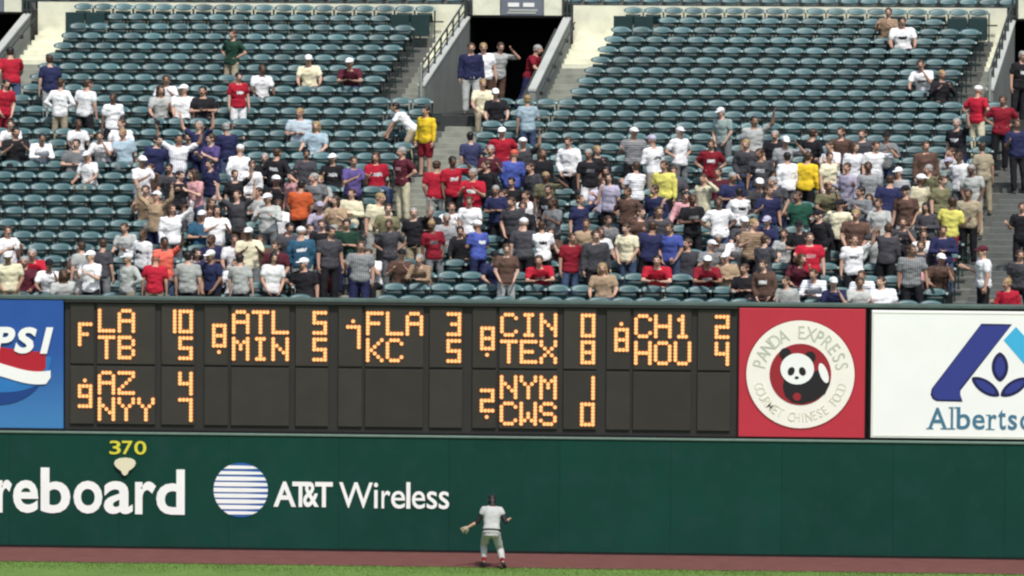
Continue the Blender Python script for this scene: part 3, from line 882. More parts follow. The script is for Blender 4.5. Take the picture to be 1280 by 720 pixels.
# ------------------------------------------------------------------ seats
PITCH_S = 0.525
def backrest_mesh():
    # arched shell, concave towards the sitter; sitter faces -Y
    mb = MB()
    nx, nz = 8, 6
    w = 0.250
    front, rear = [], []
    for j in range(nz+1):
        v = j/nz
        for i in range(nx+1):
            u = -1+2*i/nx
            ww = w*(1-0.10*(1-v))
            zt = 0.838-0.062*abs(u)**2.4
            zl = 0.665+0.045*abs(u)**2.4
            z = zl+(zt-zl)*v
            y = SEAT_Y+0.055*(v-0.3)-0.050*(u*u)+0.020*(1 if v > .9 else 0)
            front.append((u*ww, y, z)); rear.append((u*ww, y+0.028, z))
    n = len(front); W = nx+1
    ff = []
    for j in range(nz):
        for i in range(nx):
            a = j*W+i
            ff.append([a, a+1, a+W+1, a+W])
            ff.append([n+a, n+a+W, n+a+W+1, n+a+1])
    for i in range(nx):
        ff.append([i, n+i, n+i+1, i+1]); b = nz*W+i; ff.append([b, b+1, n+b+1, n+b])
    for j in range(nz):
        a = j*W; ff.append([a, a+W, n+a+W, n+a]); a = j*W+nx; ff.append([a, n+a, n+a+W, a+W])
    return mb.add(front+rear, ff)
def pan_shape(fold):
    mb = MB()
    rings = []
    L = 0.40
    for k in range(5):
        t = k/4
        hw = 0.215*(1-0.12*t*t); th = 0.022
        if fold:
            c = Vector((0, SEAT_Y-0.03-0.06*t, 0.40+0.25*t)); d = Vector((0, th, 0))
        else:
            c = Vector((0, SEAT_Y-0.04-L*t, 0.43+0.02*t)); d = Vector((0, 0, th))
        rings.append((c, Vector((hw, 0, 0)), d))
    return mb.loft(rings, 10)
def arm_shape():
    return MB().box((-.030, SEAT_Y-0.30, 0.705), (.030, SEAT_Y-0.01, 0.750), 0.012)
def iron_shape():
    mb = MB()
    mb.box((-.016, SEAT_Y-0.16, 0.02), (.016, SEAT_Y-0.09, 0.702))
    mb.box((-.03, SEAT_Y-0.24, 0.0), (.03, SEAT_Y+0.02, 0.02))
    mb.box((-.014, SEAT_Y-0.088, 0.42), (.014, SEAT_Y+0.03, 0.70)); mb.box((-.22, SEAT_Y+0.03, 0.40), (.22, SEAT_Y+0.05, 0.44))
    return mb
ME = {}
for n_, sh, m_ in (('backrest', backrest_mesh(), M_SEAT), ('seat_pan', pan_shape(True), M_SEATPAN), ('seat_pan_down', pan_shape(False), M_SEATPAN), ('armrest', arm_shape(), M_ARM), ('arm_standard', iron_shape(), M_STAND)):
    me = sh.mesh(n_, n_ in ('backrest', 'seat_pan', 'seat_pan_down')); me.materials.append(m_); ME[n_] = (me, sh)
SEATS = []                                         # (block, row, index from left, count, x, y, z)
def seat_row(block, r, xa, xb, skip_l=0, skip_r=0):
    n = int((xb-xa-0.04)/PITCH_S)
    s0 = xa+((xb-xa)-n*PITCH_S)/2+PITCH_S/2
    for i in range(n):
        if i < skip_l or i >= n-skip_r: continue
        SEATS.append([block, r, i, n, s0+i*PITCH_S, rowY(r), RZ[r]])
SCREENS = []
for r in range(NR):
    if r >= RV:
        sk = 2 if r == 25 else 0
        seat_row('left', r, LBl_up(r), LBr_up(r), sk, sk)
        seat_row('right', r, RBl_up(r), RBr_up(r), sk, sk)
        if r == 25:
            for xa, xb in ((LBl_up(r), LBl_up(r)+1.05), (LBr_up(r)-1.05, LBr_up(r)), (RBl_up(r), RBl_up(r)+1.05), (RBr_up(r)-1.05, RBr_up(r))):
                SCREENS.append((xa, xb, r))
        if r == 18:
            pass
    else:
        seat_row('left', r, XMIN+0.3, LBr_lo(r))
        seat_row('right', r, RBl_lo(r), RBr_lo(r))
        seat_row('far right', r, RBr_lo(r)+1.8, XMAX-0.2)
sc_lab = ['dark green screen at the left end of the left block top row', 'dark green screen at the right end of the left block top row', 'dark green screen at the left end of the right block top row', 'dark green screen at the right end of the right block top row']
for (xa, xb, r), lb in zip(SCREENS, sc_lab):
    s = tag(empty('end_screen', ((xa+xb)/2, rowY(r)+.4, RZ[r])), lb, 'screen')
    w = (xb-xa)/2
    for k in (-1, 1):
        cx = k*w*0.5
        MB().box((cx-w*.47, .15, .30), (cx+w*.47, .19, .86), .012).build('screen_panel', M_PANEL, s)
        MB().box((cx-.02, .195, 0), (cx+.02, .23, .85)).build('screen_post', M_STAND, s)

# ------------------------------------------------------------------ people
CLOTH = {'white': (0.80, 0.81, 0.83), 'lgrey': (0.40, 0.42, 0.41), 'grey': (0.16, 0.17, 0.18), 'dgrey': (0.055, 0.056, 0.066), 'black': (0.014, 0.014, 0.018),
 'navy': (0.020, 0.024, 0.075), 'blue': (0.06, 0.09, 0.34), 'teal': (0.03, 0.10, 0.17), 'red': (0.42, 0.014, 0.035), 'dred': (0.20, 0.010, 0.022), 'maroon': (0.085, 0.014, 0.026), 'pink': (0.56, 0.30, 0.32),
 'orange': (0.56, 0.11, 0.035), 'coral': (0.66, 0.13, 0.09), 'yellow': (0.72, 0.50, 0.03), 'lemon': (0.70, 0.66, 0.16), 'cream': (0.68, 0.64, 0.46), 'tan': (0.34, 0.25, 0.165), 'brown': (0.10, 0.058, 0.045), 'olive': (0.155, 0.15, 0.085),
 'dgreen': (0.014, 0.048, 0.032), 'green': (0.02, 0.09, 0.06), 'pblue': (0.36, 0.48, 0.56), 'purple': (0.10, 0.075, 0.23), 'lav': (0.42, 0.40, 0.52), 'sage': (0.24, 0.31, 0.30), 'jeans': (0.055, 0.085, 0.16), 'khaki': (0.36, 0.31, 0.22)}
SAY = {'lgrey': 'light grey', 'dgrey': 'dark grey', 'dred': 'dark red', 'lemon': 'lemon yellow', 'dgreen': 'dark green', 'pblue': 'pale blue', 'lav': 'lavender', 'sage': 'grey green', 'teal': 'dark teal'}
PANTS = {'j': 'jeans', 'k': 'khaki', 'n': 'navy', 'd': 'black', 'g': 'grey', 'w': 'white', 'l': 'lgrey', 'r': 'dred', 'c': 'cream', 'b': 'brown'}
STR = {'white': (0.52, 0.55, 0.62), 'lgrey': (0.24, 0.25, 0.29), 'grey': (0.28, 0.29, 0.30), 'navy': (0.07, 0.08, 0.16), 'tan': (0.22, 0.15, 0.10), 'pblue': (0.55, 0.6, 0.65)}
def cloth(c, striped=None):
    if striped:
        return mat('cloth_%s_%s' % (c, striped), CLOTH[c], 0.85, 0.25, var=0.2, scale=6, bump=0.5, bscale=14, objvar=0.12, stripe=(STR.get(c, (0.5, 0.5, 0.5)), striped, 5.5 if striped == 'Z' else 8.0))
    return mat('cloth_'+c, CLOTH[c], 0.85, 0.25, var=0.22, scale=6, bump=0.6, bscale=12, objvar=0.16)
SKINS = [mat('skin_%d' % i, c, 0.55, 0.4, var=0.07, scale=9) for i, c in enumerate(((0.50, 0.30, 0.22), (0.42, 0.25, 0.18), (0.56, 0.36, 0.28), (0.30, 0.17, 0.115), (0.14, 0.075, 0.05)))]
HAIRS = {'d': mat('hair_dark', (0.014, 0.011, 0.010), 0.5, 0.4), 'b': mat('hair_brown', (0.055, 0.030, 0.017), 0.5, 0.4), 'y': mat('hair_blonde', (0.30, 0.21, 0.10), 0.5, 0.4), 'g': mat('hair_grey', (0.30, 0.30, 0.29), 0.5, 0.4)}

def V(*a): return Vector(a)
# pose: lean, head (pitch, yaw), arms L/R: (upper dir, fore dir), legs L/R: (thigh dir, shin dir); +x is the person's left, faces -Y
DN = V(0, 0, -1)
def pose(lean=0.04, head=(0, 0), aL=None, aR=None, lL=None, lR=None, twist=0.0, side=0.0):
    aL = aL or (V(.18, .04, -1), V(.06, -.18, -1)); aR = aR or (V(-.18, .04, -1), V(-.06, -.18, -1))
    lL = lL or (V(.05, -.02, -1), V(.01, .04, -1)); lR = lR or (V(-.05, -.02, -1), V(-.01, .04, -1))
    return dict(lean=lean, head=head, aL=aL, aR=aR, lL=lL, lR=lR, twist=twist, side=side)
sit = dict(lL=(V(.14, -1, -.06), V(.02, -.05, -1)), lR=(V(-.14, -1, -.06), V(-.02, -.05, -1)))
POSES = {
 's': pose(), 's2': pose(.06, (0, .5), aL=(V(.22, .02, -1), V(.1, -.4, -1)), lL=(V(.12, -.03, -1), V(.03, .03, -1)), side=.04),
 'h': pose(.0, (0, -.2), aL=(V(.62, .22, -1), V(-.75, -.35, -.55)), aR=(V(-.62, .22, -1), V(.75, -.35, -.55))),
 'f': pose(.02, (.05, .1), aL=(V(.28, -.12, -1), V(-.9, -.55, .12)), aR=(V(-.28, -.12, -1), V(.9, -.62, .05))),
 'c': pose(.03, (0, -.3), aL=(V(.25, -.35, -1), V(-.5, -.85, .55)), aR=(V(-.25, -.35, -1), V(.5, -.85, .5))),
 'u': pose(-.04, (-.25, 0), aL=(V(.75, -.12, .65), V(.12, -.1, 1)), aR=(V(-.75, -.12, .65), V(-.12, -.1, 1))),
 'e': pose(.02, (.1, .15), aL=(V(.8, -.35, -.05), V(-.75, -.3, .75)), aR=(V(-.2, .0, -1), V(0, -.3, -1))),
 'm': pose(.05, (.12, 0), aL=(V(.2, -.08, -1), V(-.42, -.42, -1)), aR=(V(-.2, -.08, -1), V(.42, -.42, -1))),
 't': pose(.06, (.05, .1), aL=(V(.26, -.28, -1), V(-.1, -.9, -.45)), aR=(V(-.26, -.28, -1), V(.1, -.9, -.45)), **sit),
 'l': pose(.55, (-.25, -.1), aL=(V(.2, -.45, -.85), V(-.45, -.75, .05)), aR=(V(-.2, -.45, -.85), V(.45, -.75, .05)), **sit),
 'a': pose(-.06, (.0, -.3), aL=(V(.28, -.15, -1), V(-.9, -.55, .1)), aR=(V(-.28, -.15, -1), V(.9, -.6, .05)), **sit),
 'tc': pose(.05, (-.1, .3), aL=(V(.3, -.4, -1), V(-.5, -.6, .7)), aR=(V(-.3, -.35, -1), V(.45, -.7, .55)), **sit),
 'b': pose(.75, (-.35, 0), aL=(V(.15, -.5, -.9), V(-.05, -.5, -.9)), aR=(V(-.15, -.5, -.9), V(.05, -.5, -.9)), lL=(V(.08, -.35, -1), V(0, .25, -1)), lR=(V(-.08, -.25, -1), V(0, .25, -1))),
 'w': pose(.2, (.05, .1), aL=(V(.2, .4, -1), V(.02, -.2, -1)), aR=(V(-.2, -.5, -1), V(.05, -.8, -.4)), lL=(V(.05, -.62, -1), V(0, .15, -1)), lR=(V(-.05, .2, -1), V(0, .5, -1))),
 'p': pose(.03, (.05, -.45), aL=(V(.30, .12, -1), V(-.25, -.35, -.9)), lR=(V(-.16, -.08, -1), V(-.04, .12, -1)), side=-.05),
 'd': pose(.02, (-.05, .25), aR=(V(-.28, -.1, -1), V(.05, -.9, .45))),
 'g': pose(.0, (-.1, .35), aL=(V(.55, -.45, .55), V(.1, -.3, .95))),
 'tq': pose(.28, (-.1, .25), aL=(V(.15, -.6, -.8), V(-.35, -.25, .9)), aR=(V(-.3, -.4, -1), V(.3, -.85, -.3)), **sit),
 'td': pose(-.03, (.0, -.5), aR=(V(-.28, -.25, -1), V(.15, -.85, .4)), **sit),
 'player': pose(.30, (.75, .0), aL=(V(.40, .05, -.9), V(.85, -.1, -.50)), aR=(V(-.38, .30, -.9), V(-.28, -.9, .12)),
                lL=(V(.10, -.78, -.68), V(.03, .52, -.86)), lR=(V(-.26, -.50, -.85), V(-.10, .80, -.62)), side=-.05)}
def limb(p, d, l): return p+d.normalized()*l
def skeleton(P):
    S = {}
    sp = V(P['side'], -math.sin(P['lean']), math.cos(P['lean'])).normalized()
    right = V(1, 0, 0); right = (right-sp*right.dot(sp)).normalized()
    dep = sp.cross(right)                         # towards the back
    S['sp'], S['rx'], S['dp'] = sp, right, dep
    pel = V(0, 0, 0)
    S['pel'] = pel
    for s, k in ((1, 'L'), (-1, 'R')):
        hip = pel+right*(.092*s)-V(0, 0, .04)
        th, sh = P['l'+k]
        kn = limb(hip, th, .43); an = limb(kn, sh, .42)
        S['hip'+k], S['kn'+k], S['an'+k] = hip, kn, an
        shd = pel+sp*.475+right*(.178*s)
        ua, fa = P['a'+k]
        el = limb(shd, ua, .29); wr = limb(el, fa, .25)
        S['sh'+k], S['el'+k], S['wr'+k] = shd, el, wr
        S['fd'+k] = fa.normalized()
    S['nk0'] = pel+sp*.52; S['nk1'] = pel+sp*.60+V(0, -.012, 0)
    hp, hy = P['head']
    hm = Matrix.Rotation(hy, 4, 'Z') @ Matrix.Rotation(P['lean']*.5+hp, 4, 'X')
    hc = S['nk1']+(hm.to_3x3() @ V(0, -.018, .105))
    S['head'] = Matrix.Translation(hc) @ hm
    return S
TORSO = [(-.09, .140, .105), (-.03, .162, .118), (.05, .158, .112), (.14, .140, .100), (.24, .150, .108), (.34, .165, .118), (.42, .170, .112), (.49, .142, .090), (.535, .075, .065)]
def torso_rings(S, grow, s0, s1, wide=1.0):
    out = []
    ss = [t for t in TORSO if s0 < t[0] < s1]
    def lerp(s):
        for a, b in zip(TORSO, TORSO[1:]):
            if a[0] <= s <= b[0]:
                f = (s-a[0])/(b[0]-a[0]); return (s, a[1]+(b[1]-a[1])*f, a[2]+(b[2]-a[2])*f)
        return TORSO[0] if s < TORSO[0][0] else TORSO[-1]
    a, b = lerp(s0), lerp(s1)
    for s, hw, hd in [(s0, a[1], a[2])]+ss+[(s1, b[1], b[2])]:
        out.append((S['pel']+S['sp']*s, S['rx']*(hw+grow)*wide, S['dp']*(hd+grow)*wide))
    return out
def to_remesh(mb, name, voxel, target, smooth_it=2, wrinkle=0.0, seed=0.0):
    me = mb.mesh(name)
    o = bpy.data.objects.new(name, me)
    COL.objects.link(o)
    m = o.modifiers.new('r', 'REMESH'); m.mode = 'VOXEL'; m.voxel_size = voxel
    sm = o.modifiers.new('s', 'SMOOTH'); sm.iterations = smooth_it; sm.factor = .5
    dg = bpy.context.evaluated_depsgraph_get()
    me2 = bpy.data.meshes.new_from_object(o.evaluated_get(dg))
    if wrinkle:
        nr = [v.normal.copy() for v in me2.vertices]
        for v, n in zip(me2.vertices, nr):
            p = v.co
            d = noise.noise(V(p.x*7+seed, p.y*7, p.z*13))*.6+noise.noise(V(p.x*16, p.y*16+seed, p.z*22))*.4
            v.co = p+n*(wrinkle*d)
    tris = sum(len(p.vertices)-2 for p in me2.polygons)
    o.modifiers.clear(); o.data = me2
    if tris > target:
        dc = o.modifiers.new('d', 'DECIMATE'); dc.ratio = target/tris
        dg = bpy.context.evaluated_depsgraph_get()
        me3 = bpy.data.meshes.new_from_object(o.evaluated_get(dg))
    else:
        me3 = me2
    bpy.data.objects.remove(o)
    me3.name = name
    me3.shade_smooth()
    return me3
BODY, SHIRT, TROUS = {}, {}, {}
def body_mesh(pk, target=3600, voxel=.0105):
    if pk in BODY: return BODY[pk]
    P = POSES[pk]; S = skeleton(P)
    mb = MB()
    mb.loft(torso_rings(S, 0, -.09, .535))
    mb.capsule(S['nk0']-S['sp']*.03, S['nk1']+V(0, 0, .04), .060, .052)
    H = S['head']
    def he(c, r, seg=14, rings=10): mb.ell(c, r, H, seg, rings)
    he((0, .012, .022), (.076, .096, .094)); he((0, -.022, -.045), (.056, .070, .068)); he((0, -.050, -.085), (.032, .034, .028))
    mb.capsule(H @ V(0, -.088, .012), H @ V(0, -.104, -.022), .011, .016, 8, 2)
    for s in (1, -1):
        he((s*.077, .012, -.012), (.012, .024, .034), 8, 6)
        he((s*.034, -.074, -.028), (.022, .018, .02), 8, 6)
        he((s*.032, -.080, .030), (.026, .012, .010), 8, 6)
    for s, k in ((1, 'L'), (-1, 'R')):
        mb.capsule(S['sh'+k], S['el'+k], .054, .041)
        mb.capsule(S['el'+k], S['wr'+k], .041, .027)
        mb.capsule(S['hip'+k]+V(0, 0, .02), S['kn'+k], .086, .058)
        mid = S['kn'+k].lerp(S['an'+k], .3)+(S['dp']*.012)
        mb.capsule(S['kn'+k], mid, .056, .056); mb.capsule(mid, S['an'+k], .055, .036)
        f0 = S['an'+k]
        toe = f0+V(s*.03, -.165, -.045)
        if pk == 'player' and k == 'R': toe = f0+V(s*.05, -.13, -.10)
        mb.capsule(f0+V(0, .035, -.035), toe, .040, .034); mb.capsule(f0, f0+V(0, .0, -.03), .038, .042)
        # hand: palm, four fingers and a thumb
        d = S['fd'+k]; w = S['wr'+k]
        px_ = (V(0, -1, 0)-d*(-d.y)); px_ = px_.normalized() if px_.length > .2 else V(s, 0, 0)   # thumb side
        nrm = d.cross(px_).normalized()*s
        mb.loft([(w, px_*.024, nrm*.017), (w+d*.045, px_*.038, nrm*.016), (w+d*.088, px_*.043, nrm*.014)], 10)
        for q_, (off, ln) in enumerate(((.034, .074), (.012, .084), (-.011, .078), (-.033, .060))):
            a = w+d*.082+px_*off
            b = a+(d*.95+px_*off*3.0+nrm*.25).normalized()*ln*.55
            c = b+(d*.8+px_*off*3.0+nrm*.75).normalized()*ln*.45
            mb.capsule(a, b, .0098, .0092, 6, 2); mb.capsule(b, c, .0092, .008, 6, 2)
        a = w+d*.025+px_*.028
        b = a+(px_*.75+d*.7+nrm*.2).normalized()*.042; c = b+(d*.9+px_*.25+nrm*.3).normalized()*.034
        mb.capsule(a, b, .0125, .011, 6, 2); mb.capsule(b, c, .011, .009, 6, 2)
    me = to_remesh(mb, 'body', voxel, target, 1)
    bm = bmesh.new(); bm.from_mesh(me)
    for f in bm.faces: f.material_index = 0
    for k in 'LR':
        for f in bm.faces:
            c = f.calc_center_median()
            if (c-S['an'+k]).length < .26 and c.z < S['an'+k].z-.005: f.material_index = 2
    bm.to_mesh(me); bm.free()
    eye = MB()
    for s in (1, -1): eye.ell((s*.032, -.0865, .008), (.013, .008, .0075), H, 8, 5)
    eye.ell((0, -.0865, -.068), (.024, .007, .0055), H, 8, 5)
    nb, nv = len(me.polygons), len(me.vertices)
    bm = bmesh.new(); bm.from_mesh(me)
    vs_ = [bm.verts.new(v) for v in eye.v]
    for f in eye.f:
        fc = bm.faces.new([vs_[i] for i in f]); fc.material_index = 1; fc.smooth = True
    bm.to_mesh(me); bm.free()
    for m in (SKINS[0], M_EYE, M_SHOE): me.materials.append(m)
    low = min(v.co.z for v in me.vertices)
    BODY[pk] = (me, S, low)
    return BODY[pk]
def shirt_mesh(pk, long):
    key = (pk, long)
    if key in SHIRT: return SHIRT[key]
    S = body_mesh(pk)[1]
    mb = MB()
    mb.loft(torso_rings(S, .020, -.105, .515, 1.03))
    for k in 'LR':
        sh, el, wr = S['sh'+k], S['el'+k], S['wr'+k]
        mb.capsule(sh, sh.lerp(S['nk0'], .6), .062, .055)
        if long:
            mb.capsule(sh, el, .070, .056); mb.capsule(el, el.lerp(wr, .92), .056, .041)
        else:
            mb.capsule(sh, sh.lerp(el, .62), .071, .068)
    me = to_remesh(mb, 'shirt', .016, 2200, 2, .024, len(SHIRT)*1.7)
    for p in me.polygons:
        c = p.center-S['pel']
        s, x, d = c.dot(S['sp']), c.dot(S['rx']), p.normal.dot(S['dp'])
        p.material_index = 1 if (abs(x) < .085 and .27 < s < .345 and abs(d) > .5) else 0
    me.materials.append(cloth('white')); me.materials.append(cloth('white'))
    SHIRT[key] = me
    return me
def trouser_mesh(pk, short):
    key = (pk, short)
    if key in TROUS: return TROUS[key]
    S = body_mesh(pk)[1]
    mb = MB()
    mb.loft(torso_rings(S, .012, -.125, .035, 1.02))
    for k in 'LR':
        h, kn, an = S['hip'+k], S['kn'+k], S['an'+k]
        if short: mb.capsule(h, h.lerp(kn, .82), .103, .092)
        else:
            mb.capsule(h, kn, .101, .078); mb.capsule(kn, kn.lerp(an, .90), .078, .066)
    me = to_remesh(mb, 'trousers', .019, 1300, 2, .012, len(TROUS)*2.3)
    me.materials.append(cloth('jeans'))
    TROUS[key] = me
    return me
# hair and caps, in the head's own frame
def hair_short():
    mb = MB(); mb.ell((0, .020, .036), (.085, .099, .090), None, 16, 10); mb.ell((0, .048, -.015), (.074, .062, .075), None, 12, 8); return mb
def hair_long():
    mb = MB(); mb.ell((0, .022, .036), (.089, .101, .092), None, 16, 10); mb.ell((0, .060, -.07), (.090, .055, .13), None, 14, 8)
    for s in (1, -1): mb.ell((s*.072, .012, -.06), (.026, .05, .115), None, 10, 8)
    return mb
def cap_shape():
    mb = MB(); mb.ell((0, .008, .050), (.088, .106, .083), None, 18, 10)
    rings = []
    for k in range(6):
        t = k/5
        rings.append(((0, -.082-.085*t, .056-.018*t*t-.012), (.078*math.sqrt(max(.02, 1-t*t*.9)), 0, 0), (0, .0, .006)))
    mb.loft(rings, 12); mb.ell((0, .008, .132), (.010, .010, .007), None, 8, 4); return mb
HME = {}
for n_, f_ in (('hair', hair_short), ('long_hair', hair_long), ('cap', cap_shape)):
    HME[n_] = f_().mesh(n_, True); HME[n_].materials.append(M_INK)
def slot(o, i, m):
    o.material_slots[i].link = 'OBJECT'
    o.material_slots[i].material = m
def person(pk, loc, face, shirt, pants, short, long, headwear, hcol, skin, scale=1.0, logo=None, lab=''):
    me, S, low = body_mesh(pk)
    o = bpy.data.objects.new('person', me)
    link(o)
    slot(o, 0, skin)
    o.rotation_euler = (rnd.uniform(-.03, .06), rnd.uniform(-.07, .07), face)
    o.scale = (scale*rnd.uniform(1.04, 1.27), scale*rnd.uniform(1.04, 1.2), scale)
    o.location = Vector(loc)-V(0, 0, low*scale)
    tag(o, lab, 'person')
    t = bpy.data.objects.new('trousers' if not short else 'shorts', trouser_mesh(pk, short)); link(t, o); slot(t, 0, cloth(pants))
    s = bpy.data.objects.new('shirt', shirt_mesh(pk, long)); link(s, o); st = rnd.choice((None,)*7+('Z', 'X')) if (not logo and shirt in ('lgrey', 'grey', 'navy', 'white', 'tan', 'pblue')) else None
    slot(s, 0, cloth(shirt, st)); slot(s, 1, cloth(logo or shirt, st))
    h = bpy.data.objects.new(headwear, HME[headwear]); link(h, o); h.matrix_local = S['head']; slot(h, 0, hcol)
    if headwear == 'cap':
        pass
    return o
def head_top(pk):
    S = body_mesh(pk)[1]; low = BODY[pk][2]
    return (S['head'] @ V(0, 0.01, .125)).z-low

# x and y of the head in the photograph, pose, shirt, legs, head, facing
CROWD = '''
14 62 w red j hd B|63 72 s navy l hb B|75 101 h white k hb B|106 104 s white ds hb B|141 112 s white ds hb F|4 103 m red r hd F
11 150 t white d hb F|29 164 tc black d hd F|50 165 l white j hd F|92 152 t white k hb F|106 171 a grey g hd F|122 158 t white d hb F|141 160 a white j hb F|154 163 t pblue g hy F|105 190 t white k cw F
195 105 t lgrey d Lb F|213 102 tc white r hb F|240 100 t white d cw F|252 106 a black d hd F|290 38 h dgreen k hb F|298 88 s red ws hd F white|330 85 t white g hb F|398 70 t cream g cw F|433 72 l maroon j cw F|370 140 a pblue g hy F|393 138 t pblue l Ly F
516 127 b white k hd L|533 137 s yellow rs hd F|578 166 t navy d hd B|660 113 s pblue j hy B|628 104 t black d cw F
178 192 c white l cw F|222 172 u white n hd F|250 147 u navy n hg F|265 168 c purple n hb F|285 156 s navy j hg F|298 178 s white d cw F|312 200 m white d hb F|345 186 h black d hb F white|195 232 u tan n cw F|222 212 s black d hd F|245 214 c pink j Lb F|264 213 s navy ws hd F|298 236 u dgrey b hb F|270 258 c white k Ld F|282 275 t white d hb F|250 266 a teal n cw F|205 196 t dgrey d hd F|232 188 t navy n hb F
10 284 c white d hb F black|12 322 m cream k cw F|36 318 t maroon d hg F|52 322 l red j hg F|69 316 t white g cn F|78 338 t lgrey d Lb F|104 309 s lgrey g hb B|90 312 a brown d hb F|114 306 c white d cw F|128 321 s dgrey g hb B|155 283 t lgrey d hb F|160 312 h lgrey k cw F white|178 292 s white d hb F black|193 315 s red k cp F|206 320 c coral j hd F|235 319 s lgrey d hd B|266 315 m navy d cw F|284 319 t white d hb F|301 317 s lgrey d hd B|268 300 a navy d hb F|20 300 t dgrey d hd F
322 238 a lgrey d hb F|347 243 t white g Lb F white|336 232 c lgrey g cw F|368 212 e pink d Ld F|374 222 m orange d hd B|395 217 s grey d hg F|401 249 t lav d cl F|421 237 c tan d Lb F|438 240 a cream k hb F|427 194 t black d cw F white|441 200 c purple d hb F|461 190 t red j Lb F white|378 279 s teal l cw F white|404 281 f black r hb F grey|340 308 m white d Ld F|312 303 c cream g cw F|346 296 s maroon d hb F|358 270 t dgrey d hd F|450 304 s grey n hb F|433 268 f dgreen n hd F|420 290 t green d hg F|470 246 s cream l hy F|483 252 s olive d hb F|488 279 h dgrey g hb F|467 302 t white d hb F|412 262 s dgrey d hd F|388 300 t black d cw F
504 177 h maroon c hg F pink|522 252 l black d hg F|545 197 s red l hb B|567 198 e red d hd F white|591 206 c red g hg F white|543 279 s dred g hy F grey|588 241 m white d hb F|598 271 f blue n cw F white|568 288 t black d hd F|610 206 s black d hb F|555 262 t lgrey d hg F
628 162 h red d cw F|612 176 c maroon n hg F|640 190 s blue n cp F|622 225 f navy d hg F|643 238 m dgrey d hb F|668 205 s dgrey d hb F|684 200 e olive k hy F|686 232 s black d hd F white|712 170 s white d hb F|738 182 s black ws hg F grey|726 236 c navy d hb F|748 224 t lav d Lb F|655 277 s dgrey d cw F|679 269 c white d hb F black|633 303 m brown l hb F|680 314 l red d hb F pink|713 284 s dred j hb F|733 280 s tan j hb F|703 278 t brown d Lb F|692 262 c grey d hb F|660 246 t black d hb F|606 242 t dgrey d hb F
792 164 s grey d cw F|818 166 f white k cl F grey|850 163 h white g cw F|795 202 c white d hb F|831 207 s lemon d hb F|762 220 s lav d Ld F|785 239 h brown d hb F|820 229 s navy d hb F|888 172 h dred k hb F white|850 237 t pink d hd F|866 246 f black d hb F grey|880 214 e cream c hb F|785 274 m cream j hb F|757 287 t white d Lb F|824 262 s dgrey n hb F|839 266 m blue j hb F|812 277 s navy d hb F|828 322 l red k hd F|900 240 h white j hb F|889 324 l dred d cw F white|907 320 a tan g cw F|770 202 t black d Ld F|845 200 t dgrey d hb F|800 258 c brown d hb F|770 262 t grey j hb F|745 262 s dgrey d hb F|742 302 t tan j Ly F|872 290 t dgrey n hb F
905 131 s sage g cw F|943 150 c lgrey d hd F|952 183 s dgrey j hb F white|980 165 e lgrey d cw F|1014 165 f black d hb F white|985 191 s white g hd F|1008 196 s yellow d hb F|925 231 c white d hd F black|945 210 t dgrey d cw F|968 263 t navy d cl F white|939 266 s tan d hy F|925 282 l white d hd F|970 290 t lgrey g hb F grey|1000 262 f black d cn F|1013 280 s red d hb F pink|934 329 a black d hb F|957 328 m brown d hb F white|985 341 t lgrey g hb F|1012 338 l white d hb F|912 208 t maroon d hb F|960 232 s navy j hb F|930 256 t dgrey d cw F|990 235 t green d hb F|1022 232 t olive d hb F|955 300 c dgrey d hb F|990 310 t maroon d Lb F
1041 174 c white d hb F|1066 178 s white w Lb F|1093 176 e white l hb F|1036 199 s cream w hb F|1060 204 s lav j hb F|1088 209 s lgrey j hb F|1110 216 s navy d hb F|1128 210 t lgrey d cw F|1133 229 s brown l cn F|1149 211 s cream d cw F|1163 205 s olive k hg F|1048 256 h cream ds cn F|1068 289 c white d hb F grey|1091 283 t lgrey j hb F|1108 279 e dgrey d hb F|1126 300 l black d hd F|1147 317 t pink d hb F|1068 340 l white j hb F|1046 344 t navy d cw F|1086 332 t lgrey d hb F|1108 344 t white d hb F|1160 296 a dgrey j hb F|1120 250 t dgrey d hb F|1028 262 s black d cn F|1075 246 t lgrey d Lb F|1100 252 s lgrey j hb F|1150 262 t white d hb F|1140 285 s grey d hb F|1172 310 t brown d cw F|1075 222 c grey d hd F
1148 76 t white d hb F grey|1172 75 tc black d hy F|1100 12 tc tan d hb F|1119 14 t white d hd F black|1222 110 h red c cw F|1252 113 h dred d hb F|1198 141 c black n hg F white|1275 62 s black d hg F white|1272 152 s navy d hb F|1198 190 t sage d cl F|1230 178 s khaki k hb F|1217 204 m lgrey k hg F|1201 204 h white g hb F|1187 251 s lemon r hb F|1211 238 s khaki d hb F|1175 222 s olive d hb F|1230 304 s white d cr L|1262 345 t red d hy F|1278 256 s black d hb F|1276 312 s dgrey d hb F|1178 190 t lgrey d hb F'''
TUNNEL = [(606, 42, 's', 'white', 'b', 'hy', 1.5, 'white shirt'), (623, 45, 'e', 'lgrey', 'b', 'hb', 2.4, 'light grey shirt, one arm lifted'), (589, 55, 's', 'navy', 'l', 'hb', 0.8, 'navy shirt beside the left parapet'), (603, 92, 't', 'cream', 'k', 'hy', -0.20, 'cream shirt seated low'), (663, 50, 'w', 'dred', 'n', 'hg', 3.0, 'dark red shirt beside right parapet')]
ENTRIES = []
for line in CROWD.strip().splitlines():
    for e in line.split('|'):
        w = e.split()
        ENTRIES.append((float(w[0]), float(w[1]), w[2], w[3], w[4], w[5], w[6], w[7] if len(w) > 7 else None))
def zone(px):
    for lim, s in ((80, 'the blue board'), (250, 'score column one'), (418, 'score column two'), (586, 'score column three'), (754, 'score column four'), (922, 'score column five'), (1085, 'the red board'), (9999, 'the white board')):
        if px < lim: return s
